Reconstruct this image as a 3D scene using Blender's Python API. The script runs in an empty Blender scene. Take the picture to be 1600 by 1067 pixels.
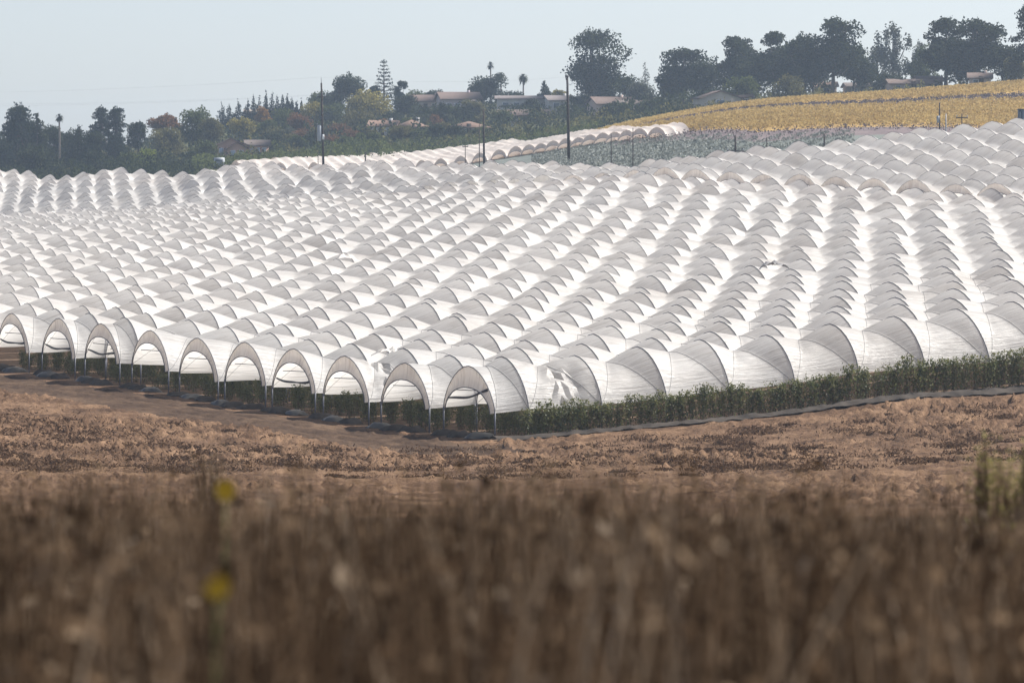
import bpy, math, random
import numpy as np
R = math.radians
rng = np.random.default_rng(7)
random.seed(7)
sc = bpy.context.scene
col = sc.collection
F = 6000.0          # focal length in photo pixels (1600 wide), camera at the origin looking along +Y
HZ = 300.0          # picture row of the horizon

# ------------------------------------------------------------------ helpers
def tag(o, label=None, cat=None, group=None, kind=None):
    if label: o['label'] = label
    if cat: o['category'] = cat
    if group: o['group'] = group
    if kind: o['kind'] = kind
    return o

def empty(name, loc, label=None, cat=None, group=None):
    o = bpy.data.objects.new(name, None)
    o.empty_display_size = 0.3
    col.objects.link(o); o.location = loc
    return tag(o, label, cat, group)

def new_mesh(name, V, faces, mat, smooth=False, attrs=None, midx=None):
    """faces: list of int arrays, each (n,k)."""
    V = np.asarray(V, dtype=np.float32)
    me = bpy.data.meshes.new(name)
    if not isinstance(faces, (list, tuple)): faces = [faces]
    faces = [np.asarray(f, dtype=np.int32) for f in faces if len(f)]
    me.vertices.add(len(V)); me.vertices.foreach_set('co', V.ravel())
    tot = np.concatenate([np.full(len(f), f.shape[1], np.int32) for f in faces])
    idx = np.concatenate([f.ravel() for f in faces])
    me.loops.add(len(idx)); me.loops.foreach_set('vertex_index', idx)
    me.polygons.add(len(tot))
    st = np.concatenate([[0], np.cumsum(tot)[:-1]]).astype(np.int32)
    me.polygons.foreach_set('loop_start', st)
    me.polygons.foreach_set('loop_total', tot)
    if smooth: me.polygons.foreach_set('use_smooth', np.ones(len(tot), dtype=bool))
    mats = mat if isinstance(mat, (list, tuple)) else [mat]
    for m in mats: me.materials.append(m)
    if midx is not None: me.polygons.foreach_set('material_index', np.asarray(midx, np.int32))
    if attrs:
        for k, a in attrs.items():
            a = np.asarray(a, np.float32)
            if a.ndim == 1:
                at = me.attributes.new(k, 'FLOAT', 'POINT'); at.data.foreach_set('value', a)
            else:
                at = me.attributes.new(k, 'FLOAT_VECTOR', 'POINT'); at.data.foreach_set('vector', a.ravel())
    me.update(calc_edges=True); me.validate()
    return me

def obj(name, V, faces, mat, parent=None, smooth=False, attrs=None, midx=None, sharp=None):
    """link one mesh object; V in world space, made local to the parent (parents carry a location only)."""
    V = np.asarray(V, dtype=np.float64)
    if parent is not None:
        p = parent; off = np.zeros(3)
        while p is not None:
            off += np.array(p.location); p = p.parent
        V = V - off
    me = new_mesh(name, V, faces, mat, smooth, attrs, midx)
    if sharp: me.set_sharp_from_angle(angle=R(sharp))
    o = bpy.data.objects.new(name, me); col.objects.link(o)
    if parent is not None: o.parent = parent
    return o

class MB:
    def __init__(s): s.V = []; s.T = []; s.Q = []; s.n = 0
    def add(s, V, q=(), t=()):
        V = np.asarray(V, float).reshape(-1, 3)
        if len(q): s.Q.append(np.asarray(q, int) + s.n)
        if len(t): s.T.append(np.asarray(t, int) + s.n)
        s.V.append(V); s.n += len(V); return s
    def box(s, c, d, rz=0.0):
        c = np.array(c, float); d = np.array(d, float) / 2
        P = np.array([[x, y, z] for z in (-1, 1) for y in (-1, 1) for x in (-1, 1)], float) * d
        cr, sr = math.cos(rz), math.sin(rz)
        P = np.stack([P[:, 0]*cr - P[:, 1]*sr, P[:, 0]*sr + P[:, 1]*cr, P[:, 2]], 1) + c
        return s.add(P, [(0,2,3,1),(4,5,7,6),(0,1,5,4),(2,6,7,3),(0,4,6,2),(1,3,7,5)])
    def tube(s, pts, rad, n=6, caps=True):
        pts = np.asarray(pts, float); k = len(pts)
        rad = np.broadcast_to(np.asarray(rad, float), (k,))
        tg = np.gradient(pts, axis=0); tg /= (np.linalg.norm(tg, axis=1, keepdims=True) + 1e-9)
        up = np.array([0.13, 0.31, 1.0]); 
        if abs(tg[:, 2]).mean() > .8: up = np.array([1.0, .2, 0.1])
        e1 = np.cross(tg, up); e1 /= np.linalg.norm(e1, axis=1, keepdims=True) + 1e-9
        e2 = np.cross(tg, e1)
        a = np.arange(n) * 2 * math.pi / n
        ring = pts[:, None] + rad[:, None, None] * (np.cos(a)[None, :, None]*e1[:, None] + np.sin(a)[None, :, None]*e2[:, None])
        q = []
        for i in range(k-1):
            for j in range(n):
                q.append((i*n+j, i*n+(j+1) % n, (i+1)*n+(j+1) % n, (i+1)*n+j))
        t = []
        if caps:
            for j in range(1, n-1):
                t.append((0, j+1, j)); t.append(((k-1)*n, (k-1)*n+j, (k-1)*n+j+1))
        return s.add(ring.reshape(-1, 3), q, t)
    def faces(s):
        f = []
        if s.Q: f.append(np.concatenate(s.Q))
        if s.T: f.append(np.concatenate(s.T))
        return f
    def build(s, name, mat, parent=None, smooth=False, sharp=None):
        return obj(name, np.concatenate(s.V), s.faces(), mat, parent, smooth, sharp=sharp)

# value noise
_P = rng.permutation(4096)
_VAL = rng.random(4096)
def vnoise(x, y):
    xi = np.floor(x).astype(int); yi = np.floor(y).astype(int)
    fx = x - xi; fy = y - yi
    fx = fx*fx*(3-2*fx); fy = fy*fy*(3-2*fy)
    h = lambda a, b: _VAL[_P[(_P[a & 4095] + b) & 4095]]
    return (h(xi, yi)*(1-fx) + h(xi+1, yi)*fx)*(1-fy) + (h(xi, yi+1)*(1-fx) + h(xi+1, yi+1)*fx)*fy
def fbm(x, y, o=4, g=.5):
    r = 0; a = 1; s = 0
    for k in range(o):
        r = r + a*vnoise(x*2**k + 17*k, y*2**k + 31*k); s += a; a *= g
    return r/s

# ------------------------------------------------------------------ materials
def mat(name):
    m = bpy.data.materials.new(name); m.use_nodes = True
    nt = m.node_tree; nt.nodes.clear()
    out = nt.nodes.new('ShaderNodeOutputMaterial')
    return m, nt, out
def ramp(nt, stops, fac):
    r = nt.nodes.new('ShaderNodeValToRGB')
    e = r.color_ramp.elements
    while len(e) < len(stops): e.new(0.5)
    for k, (p, c) in enumerate(stops):
        e[k].position = p; e[k].color = (*c, 1)
    nt.links.new(fac, r.inputs[0]); return r.outputs[0]
def noise(nt, vec, scale, detail=4, rough=.55, dist=0):
    n = nt.nodes.new('ShaderNodeTexNoise')
    n.inputs['Scale'].default_value = scale; n.inputs['Detail'].default_value = detail
    n.inputs['Roughness'].default_value = rough; n.inputs['Distortion'].default_value = dist
    if vec is not None: nt.links.new(vec, n.inputs['Vector'])
    return n.outputs['Fac']
def mapping(nt, vec, scale=(1, 1, 1), rot=(0, 0, 0)):
    m = nt.nodes.new('ShaderNodeMapping')
    m.inputs['Scale'].default_value = scale; m.inputs['Rotation'].default_value = rot
    nt.links.new(vec, m.inputs['Vector']); return m.outputs[0]
def simple(name, c1, c2=None, scale=3.0, rough=.8, metal=0, bump=0, spec=.3, coords='Object'):
    m, nt, out = mat(name)
    b = nt.nodes.new('ShaderNodeBsdfPrincipled')
    tc = nt.nodes.new('ShaderNodeTexCoord')
    n = noise(nt, tc.outputs[coords], scale)
    c2 = c2 or tuple(x*.7 for x in c1)
    nt.links.new(ramp(nt, [(.3, c2), (.7, c1)], n), b.inputs['Base Color'])
    b.inputs['Roughness'].default_value = rough; b.inputs['Metallic'].default_value = metal
    b.inputs['Specular IOR Level'].default_value = spec
    if bump:
        bp = nt.nodes.new('ShaderNodeBump'); bp.inputs['Strength'].default_value = bump
        nt.links.new(n, bp.inputs['Height']); nt.links.new(bp.outputs[0], b.inputs['Normal'])
    nt.links.new(b.outputs[0], out.inputs[0]); return m
def foliage(name, c1, c2, c3=None, scale=.5, trans=.25, gloss=0.0):
    """two or three leaf colours in clumps, slightly translucent."""
    m, nt, out = mat(name)
    geo = nt.nodes.new('ShaderNodeNewGeometry')
    tc = nt.nodes.new('ShaderNodeTexCoord')
    n = noise(nt, tc.outputs['Object'], scale, 3)
    ad = nt.nodes.new('ShaderNodeMath'); ad.operation = 'MULTIPLY_ADD'
    nt.links.new(geo.outputs['Random Per Island'], ad.inputs[0]); ad.inputs[1].default_value = .5
    nt.links.new(n, ad.inputs[2])
    stops = [(.4, c2), (.95, c1)] if c3 is None else [(.4, c2), (.7, c1), (1.0, c3)]
    cc = ramp(nt, stops, ad.outputs[0])
    d = nt.nodes.new('ShaderNodeBsdfDiffuse'); nt.links.new(cc, d.inputs[0])
    t = nt.nodes.new('ShaderNodeBsdfTranslucent'); nt.links.new(cc, t.inputs[0])
    mx = nt.nodes.new('ShaderNodeMixShader'); mx.inputs[0].default_value = trans
    nt.links.new(d.outputs[0], mx.inputs[1]); nt.links.new(t.outputs[0], mx.inputs[2])
    res = mx.outputs[0]
    if gloss:
        g = nt.nodes.new('ShaderNodeBsdfGlossy'); g.inputs['Roughness'].default_value = .5
        m2 = nt.nodes.new('ShaderNodeMixShader'); m2.inputs[0].default_value = gloss
        nt.links.new(res, m2.inputs[1]); nt.links.new(g.outputs[0], m2.inputs[2]); res = m2.outputs[0]
    nt.links.new(res, out.inputs[0]); return m

def plastic(name, white, dirt, trans_col, transf=.33, streak=1.0):
    """woven-white polythene: diffuse + translucent, lengthwise wrinkles and dirt streaks (attribute suv: along, across, row)."""
    m, nt, out = mat(name)
    at = nt.nodes.new('ShaderNodeAttribute'); at.attribute_name = 'suv'
    v = at.outputs['Vector']
    big = noise(nt, mapping(nt, v, (.22, .5, 1)), 1.0, 4, .6, .4)
    st = noise(nt, mapping(nt, v, (.30, 4.5, 1), (0, 0, .10)), 1.0, 5, .65, .3)
    st2 = noise(nt, mapping(nt, v, (.38, 5.2, 1), (0, 0, -.10)), 1.0, 5, .7, .8)
    def math_(op, a, b):
        n = nt.nodes.new('ShaderNodeMath'); n.operation = op
        for k, x in enumerate((a, b)):
            if isinstance(x, (int, float)): n.inputs[k].default_value = x
            else: nt.links.new(x, n.inputs[k])
        return n.outputs[0]
    f = math_('MULTIPLY', math_('ADD', math_('MULTIPLY', big, .55), math_('MULTIPLY', st, .45)), 1.0)
    cc = ramp(nt, [(.36, dirt), (.53, white)], f)
    fine = ramp(nt, [(.32, (.62, .60, .58)), (.45, (1, 1, 1))], st2)
    mul = nt.nodes.new('ShaderNodeMix'); mul.data_type = 'RGBA'; mul.blend_type = 'MULTIPLY'
    mul.inputs['Factor'].default_value = .7*streak
    nt.links.new(cc, mul.inputs['A']); nt.links.new(fine, mul.inputs['B'])
    cc = mul.outputs['Result']
    sx = nt.nodes.new('ShaderNodeSeparateXYZ'); nt.links.new(v, sx.inputs[0])
    wn = nt.nodes.new('ShaderNodeTexWhiteNoise'); wn.noise_dimensions = '1D'; nt.links.new(sx.outputs['Z'], wn.inputs['W'])
    mb_ = nt.nodes.new('ShaderNodeMix'); mb_.data_type = 'RGBA'; mb_.blend_type = 'MULTIPLY'; mb_.inputs['Factor'].default_value = 1
    nt.links.new(cc, mb_.inputs['A']); nt.links.new(ramp(nt, [(0, (.88, .865, .85)), (.18, (.95, .945, .94)), (.5, (1, 1, 1))], wn.outputs['Value']), mb_.inputs['B'])
    cc = mb_.outputs['Result']
    bp = nt.nodes.new('ShaderNodeBump'); bp.inputs['Strength'].default_value = .6*streak; bp.inputs['Distance'].default_value = .13
    nt.links.new(math_('ADD', st, math_('MULTIPLY', st2, .6)), bp.inputs['Height'])
    d = nt.nodes.new('ShaderNodeBsdfDiffuse'); nt.links.new(cc, d.inputs[0]); nt.links.new(bp.outputs[0], d.inputs['Normal'])
    t = nt.nodes.new('ShaderNodeBsdfTranslucent'); nt.links.new(bp.outputs[0], t.inputs['Normal'])
    m3 = nt.nodes.new('ShaderNodeMix'); m3.data_type = 'RGBA'; m3.blend_type = 'MULTIPLY'; m3.inputs['Factor'].default_value = 1
    nt.links.new(cc, m3.inputs['A']); m3.inputs['B'].default_value = (*trans_col, 1); nt.links.new(m3.outputs['Result'], t.inputs[0])
    g = nt.nodes.new('ShaderNodeBsdfGlossy'); g.inputs['Roughness'].default_value = .38; nt.links.new(bp.outputs[0], g.inputs['Normal'])
    mx = nt.nodes.new('ShaderNodeMixShader'); mx.inputs[0].default_value = transf
    nt.links.new(d.outputs[0], mx.inputs[1]); nt.links.new(t.outputs[0], mx.inputs[2])
    m2 = nt.nodes.new('ShaderNodeMixShader'); m2.inputs[0].default_value = .05
    nt.links.new(mx.outputs[0], m2.inputs[1]); nt.links.new(g.outputs[0], m2.inputs[2])
    nt.links.new(m2.outputs[0], out.inputs[0]); return m

M = {}
M['cover'] = plastic('white_polythene', (.86, .85, .83), (.72, .695, .665), (1.0, .98, .95), .64)
M['cover_far'] = plastic('white_polythene_aged', (.84, .83, .81), (.70, .675, .645), (1.0, .98, .95), .64, .6)
M['cover_pink'] = plastic('pinkish_polythene', (.80, .73, .67), (.66, .58, .52), (1.0, .92, .85), .40, .5)
M['flap'] = plastic('gathered_polythene', (.88, .85, .82), (.70, .65, .61), (1.0, .95, .90), .6, 1.0)
M['steel'] = simple('galvanised_steel', (.13, .135, .16), (.08, .085, .105), 4, .55, .2)
M['rope'] = simple('grey_rope', (.30, .29, .29), None, 8)
M['black'] = simple('black_plastic', (.02, .02, .022), (.045, .043, .042), 3, .45, 0, .3, .5)
M['mulch'] = simple('grey_weed_mat', (.085, .072, .062), (.035, .03, .027), 1.4, .9, 0, .6, .06)
M['wood'] = simple('creosoted_wood', (.05, .037, .03), (.028, .02, .018), 6, .85)
M['greymetal'] = simple('grey_painted_metal', (.35, .37, .40), (.28, .3, .33), 2, .5)
M['white'] = simple('white_paint', (.75, .75, .74), (.65, .65, .65), 2, .5)
M['glass'] = simple('window_glass', (.10, .13, .16), (.06, .08, .10), .7, .15, 0, 0, .6)
M['paleglass'] = simple('pale_window_glass', (.45, .52, .58), (.35, .42, .5), .7, .2, 0, 0, .6)
M['bark'] = simple('tree_bark', (.09, .07, .055), (.05, .04, .033), 3, .9, 0, .4)
M['palebark'] = simple('pale_bark', (.26, .22, .19), (.15, .12, .10), 3, .9, 0, .4)
M['cane'] = simple('brown_cane', (.13, .085, .05), None, 5, .8)
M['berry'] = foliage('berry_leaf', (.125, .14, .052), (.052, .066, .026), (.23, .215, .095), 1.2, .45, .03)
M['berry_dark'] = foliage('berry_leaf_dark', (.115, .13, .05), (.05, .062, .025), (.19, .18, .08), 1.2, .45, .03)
M['straw'] = None

# ------------------------------------------------------------------ terrain
H_T = 4.2           # tunnel height
APEX = lambda L: [(d, y + H_T*F/d) for d, y in L]
NEAR = [(0.5, None), (3, None), (8, None), (14, None), (22, None)]
TAB = {
 0: [(150,768),(190,702),(225,642),(245,612)] + APEX([(264,485),(300,445),(340,410),(380,385),(430,362),(480,350),(530,343),(592,335),(610,322),(640,295),(675,259)]) + [(720,297),(800,276),(900,258),(1000,250)],
 200: [(150,769),(190,706),(215,668),(235,630)] + APEX([(254,499),(300,445),(340,406),(380,375),(420,353),(470,337),(520,328),(548,322),(565,312),(595,284),(622,254)]) + [(665,294),(720,280),(800,262),(900,242),(1000,226)],
 400: [(150,770),(185,720),(205,690),(222,656)] + APEX([(238,529),(260,497),(300,445),(340,400),(380,365),(420,338),(460,320),(503,309),(520,298),(545,269),(570,245)]) + [(610,290),(650,281),(720,262),(800,246),(900,222),(1000,200)],
 600: [(150,772),(180,735),(205,700)] + APEX([(221,554),(250,508),(280,460),(310,418),(350,374),(400,332),(470,296),(490,280),(525,242)]) + [(570,287),(640,277),(680,270),(740,252),(800,226),(900,200),(1000,175)],
 800: [(150,772),(180,735),(202,704)] + APEX([(214,562),(250,493),(280,447),(310,405),(350,354),(400,308),(437,281),(455,268),(490,243)]) + [(530,281),(580,262),(640,247),(720,238),(760,226),(800,212),(900,190),(1000,160)],
 1000: [(150,770),(180,730),(205,688)] + APEX([(218.7,543),(240,512),(270,464),(300,420),(340,360),(380,312),(412,268),(430,262),(462,249)]) + [(490,288),(508,262),(530,247),(600,213),(650,200),(700,192),(760,188),(900,172),(1000,158)],
 1200: [(150,766),(180,722),(205,682),(214,660)] + APEX([(222,523),(240,490),(270,446),(300,403),(340,342),(370,302),(388,280),(400,268),(437,228)]) + [(470,270),(520,227),(560,197),(620,180),(700,160),(760,160),(900,156),(1000,155)],
 1400: [(150,762),(180,712),(205,668),(217,640)] + APEX([(226,491),(240,468),(270,422),(300,380),(340,325),(366,292),(380,274),(410,235),(437,205)]) + [(470,262),(520,215),(560,192),(620,172),(700,147),(760,145),(900,148),(1000,150)],
 1600: [(150,755),(180,700),(205,660),(221,630)] + APEX([(231,465),(240,450),(270,400),(300,357),(345,298),(362,280),(400,232),(440,185)]) + [(480,246),(540,205),(620,165),(700,131),(760,130),(900,138),(1000,145)],
}
def pchip(xk, yk, x):
    xk = np.array(xk, float); yk = np.array(yk, float)
    h = np.diff(xk); d = np.diff(yk)/h
    m = np.zeros_like(yk); m[0] = d[0]; m[-1] = d[-1]
    for i in range(1, len(xk)-1):
        if d[i-1]*d[i] > 0:
            w1 = 2*h[i]+h[i-1]; w2 = h[i]+2*h[i-1]
            m[i] = (w1+w2)/(w1/d[i-1]+w2/d[i])
    i = np.clip(np.searchsorted(xk, x)-1, 0, len(h)-1)
    t = (x-xk[i])/h[i]
    return ((2*t**3-3*t**2+1)*yk[i] + (t**3-2*t**2+t)*h[i]*m[i] + (-2*t**3+3*t**2)*yk[i+1] + (t**3-t**2)*h[i]*m[i+1])
DG = np.unique(np.concatenate([np.arange(0, 40, 1.0), np.arange(40, 150, 4.0), np.arange(150, 270, 1.5), np.arange(270, 800, 4.0), np.arange(800, 1100, 10), np.arange(1100, 2600, 50)]))
XC = sorted(TAB)
XG = np.arange(0, 1601, 20.0)
cols_ = []
for x in XC:
    near = [(0.0, -.98), (3, -1.13), (8, -1.50), (14, -1.95), (22, -2.75), (60, -5.1)]
    pts = near + [(d, -(y-HZ)*d/F) for d, y in TAB[x]] + [(1300, 4.0), (1700, -1.0), (2600, -8.0)]
    cols_.append(pchip([p[0] for p in pts], [p[1] for p in pts], DG))
cols_ = np.array(cols_)                      # (nx, nD)
ZG = np.zeros((len(XG), len(DG)))
for k in range(len(DG)): ZG[:, k] = pchip(XC, cols_[:, k], XG)
for _ in range(3):                            # soften the columns sideways
    ZG[1:-1] = (ZG[:-2] + 2*ZG[1:-1] + ZG[2:])/4
EXT = 30                                      # continue the slopes a little beyond both sides of the picture
def terrain(X, Y):
    X = np.asarray(X, float); Y = np.asarray(Y, float)
    px = 800 + F*X/np.maximum(Y, 1.0)
    over = np.clip(px, -500, 2100) - np.clip(px, 0, 1600)
    fx = np.clip(px, 0, 1600)/20.0
    i = np.clip(fx.astype(int), 0, len(XG)-2); a = fx - i
    Yc = np.clip(Y, 0, 2599)
    j = np.clip(np.searchsorted(DG, Yc)-1, 0, len(DG)-2); b = (Yc-DG[j])/(DG[j+1]-DG[j])
    z = (ZG[i, j]*(1-a)+ZG[i+1, j]*a)*(1-b) + (ZG[i, j+1]*(1-a)+ZG[i+1, j+1]*a)*b
    sl = np.where(px < 0, ZG[10, j]-ZG[0, j], ZG[-1, j]-ZG[-11, j])/200.0
    w = np.clip((Y-60)/90, 0, 1)*np.clip((1100-Y)/300, 0, 1)
    return z + over*np.clip(sl, -.01, .01)*w*.8
def tz(x, y): return float(terrain(np.array([x]), np.array([y]))[0])
def at(px, D):                                 # a spot on the ground below picture column px at depth D
    X = (px-800)*D/F
    return np.array([X, D, tz(X, D)])
def zrow(py, D): return (HZ-py)*D/F

# field geometry ----------------------------------------------------
AL = R(27.0)
A = np.array([math.cos(AL), math.sin(AL)]); B = np.array([-math.sin(AL), math.cos(AL)])
P0 = np.array([-1.71, 214.0])
LA, LB = 4.3, 6.76
SEAM = 103.0
END_T = [-.75, -1.5, -2.1, -2.5, -2.8, -3.1, -3.7, -4.4, -5.0, -5.8]
def end_t(n):
    n = np.asarray(n, float)
    return np.where(n < 9, np.interp(n, range(10), END_T), -5.8-.6*(n-9))

# ground mesh: a fan of quads, fine where the ploughed soil is
def ground():
    tans = np.concatenate([np.linspace(-1.1, -.2, 14)[:-1], np.arange(-.2, .2001, 4.0/F), np.linspace(.2, 1.1, 14)[1:]])
    rows = np.concatenate([np.arange(-8, 40, 1.5), np.arange(40, 118, 3), np.arange(118, 206, .45), np.arange(206, 275, .3), np.arange(275, 720, 4.0), np.arange(720, 1100, 10), np.arange(1100, 2301, 60)])
    T, Yy = np.meshgrid(tans, rows)
    X = T*(Yy+12*np.clip(1-Yy/100, 0, 1)); Y = Yy
    Z = terrain(X, Y)
    rel = np.stack([X-P0[0], Y-P0[1]], -1)
    t = rel @ A; b = rel @ B
    n = b/LB
    inside = (t > end_t(n)-1.0) & (b > -4.2)
    # signed distance outside the field
    dl = np.where(b > -3.0, end_t(n)-t, 99); dl = np.where(b <= -3, np.hypot(np.maximum(end_t(0)-t, 0), -b-3), dl)
    road = np.where((t < end_t(n)) & (b > -14), end_t(n)-t, 99)
    rm = np.clip(1-np.abs(road-6.2)/4.2, 0, 1)           # 1 on the wheel track
    rm = np.minimum(rm*2, 1)
    rough = np.clip((dl-1.2)/2.5, 0, 1)*(1-.86*rm)*np.clip((Y-119)/9, 0, 1)*np.clip((330-Y)/30, 0, 1)*(~inside)
    fur = (fbm(t*.16+3, b*1.15, 3)-.5)*.42               # furrows run along the tunnels
    wx = X + 1.2*fbm(X*.4, Y*.4, 2); wy = Y + 1.2*fbm(X*.4+9, Y*.4, 2)
    c1 = np.abs(fbm(wx*.8, wy*.6, 4)-.5)*2
    c2 = fbm(wx*2.6, wy*1.7, 3)
    c3 = np.abs(fbm(wx*1.7+40, wy*1.2, 2)-.5)*2
    patch = np.clip(fbm(X*.09+3, Y*.07, 3)*2.6-.7, .25, 1.3)
    clod = ((.26-c1)*.24 + np.clip(c2-.52, 0, 1)*1.05 - c3*.13)*patch + fur*.9 + (vnoise(wx*4.6, wy*3.2)-.5)*.13*patch
    Z = Z + rough*clod
    rut = np.exp(-((road-5.0)/.45)**2) + np.exp(-((road-7.0)/.45)**2)
    Z = Z - rut*.10*(road < 20) + rm*(fbm(X*1.5, Y*1.5, 3)-.5)*.22*(road < 20)
    nr, nc = X.shape
    idx = np.arange(nr*nc).reshape(nr, nc)
    q = np.stack([idx[:-1, :-1], idx[:-1, 1:], idx[1:, 1:], idx[1:, :-1]], -1).reshape(-1, 4)
    Yc = ((Y[:-1, :-1]+Y[1:, 1:])/2).ravel(); Xc = ((X[:-1, :-1]+X[1:, 1:])/2).ravel()
    pxc = 800+F*Xc/np.maximum(Yc, 1)
    mi = np.zeros(len(q), int)
    rmc = ((rm*(road < 20))[:-1, :-1]).ravel()
    mi[(rmc > .35)] = 1
    mi[Yc < 60] = 2
    ins = inside[:-1, :-1].ravel() & (Yc < 720); mi[ins] = 3
    mi[(Yc < 800) & (Yc > np.interp(pxc, [0, 400, 800, 1000, 1200], [692, 588, 505, 475, 455]))] = 4
    hill = (Yc > 535+np.clip(1180-pxc, 0, 300)*.34) & (pxc > 930) & (Yc < 735); mi[hill] = 5
    cc_ = np.clip(1180-pxc, 0, 300)
    band = (Yc > 528+cc_*.25) & (Yc < 549+cc_*.34) & (pxc > 960); mi[band] = 7
    mi[hill & (np.abs(Yc-(652-(pxc-1300)*.02)) < 9)] = 7
    mi[(Yc > 735)] = 6
    mi[(pxc < 700) & (Yc > 700)] = 6
    return np.stack([X, Y, Z], -1).reshape(-1, 3), q, mi

def soil(name, light, mid, dark, sc1, sc2, bump, moist=None):
    m, nt, out = mat(name)
    b = nt.nodes.new('ShaderNodeBsdfPrincipled'); b.inputs['Roughness'].default_value = .97; b.inputs['Specular IOR Level'].default_value = .05
    tc = nt.nodes.new('ShaderNodeTexCoord'); v = tc.outputs['Object']
    n1 = noise(nt, mapping(nt, v, (1, .8, 1), (0, 0, .4)), sc1, 6, .65, .3)
    n2 = noise(nt, v, sc2, 5, .7)
    ad = nt.nodes.new('ShaderNodeMath'); ad.operation = 'MULTIPLY_ADD'; nt.links.new(n2, ad.inputs[0]); ad.inputs[1].default_value = .6
    nt.links.new(n1, ad.inputs[2])
    nt.links.new(ramp(nt, [(.55, dark), (.78, mid), (1.0, light)], ad.outputs[0]), b.inputs['Base Color'])
    bp = nt.nodes.new('ShaderNodeBump'); bp.inputs['Strength'].default_value = bump; bp.inputs['Distance'].default_value = .15
    nt.links.new(n2, bp.inputs['Height']); nt.links.new(bp.outputs[0], b.inputs['Normal'])
    nt.links.new(b.outputs[0], out.inputs[0]); return m
gm = [soil('ploughed_soil', (.265, .168, .103), (.138, .084, .053), (.042, .026, .018), .35, 4.5, 1.0),
      soil('track_soil', (.125, .083, .055), (.07, .046, .032), (.038, .025, .018), .3, 2.6, .8),
      soil('dry_bank', (.12, .085, .055), (.08, .055, .04), (.04, .03, .02), 1.0, 6, .5),
      soil('tunnel_soil', (.16, .11, .075), (.11, .073, .05), (.06, .04, .028), .6, 2.0, .5),
      soil('field_soil', (.19, .20, .175), (.15, .165, .15), (.11, .12, .115), .1, .8, .4),
      soil('vineyard_soil', (.42, .29, .11), (.33, .22, .085), (.22, .15, .07), .12, .9, .3),
      soil('hill_ground', (.10, .105, .05), (.07, .075, .04), (.05, .05, .03), .03, .4, .4),
      soil('bare_row_soil', (.21, .17, .165), (.165, .135, .135), (.11, .09, .09), .3, 1.2, .4)]
V, q, mi = ground()
g = obj('ground', V, q, gm, midx=mi, smooth=True); g['kind'] = 'structure'

# ------------------------------------------------------------------ tunnels
NUM = ['', 'first', 'second', 'third', 'fourth', 'fifth', 'sixth', 'seventh', 'eighth', 'ninth', 'tenth', 'eleventh', 'twelfth', 'thirteenth', 'fourteenth', 'fifteenth', 'sixteenth', 'seventeenth', 'eighteenth', 'nineteenth']
TENS = {20: 'twentieth', 30: 'thirtieth', 40: 'fortieth', 50: 'fiftieth', 60: 'sixtieth', 70: 'seventieth'}
TENW = {20: 'twenty', 30: 'thirty', 40: 'forty', 50: 'fifty', 60: 'sixty', 70: 'seventy'}
def ordinal(n):
    if n < 20: return NUM[n]
    t = n//10*10
    return TENS[t] if n == t else TENW[t]+'-'+NUM[n-t]

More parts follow.
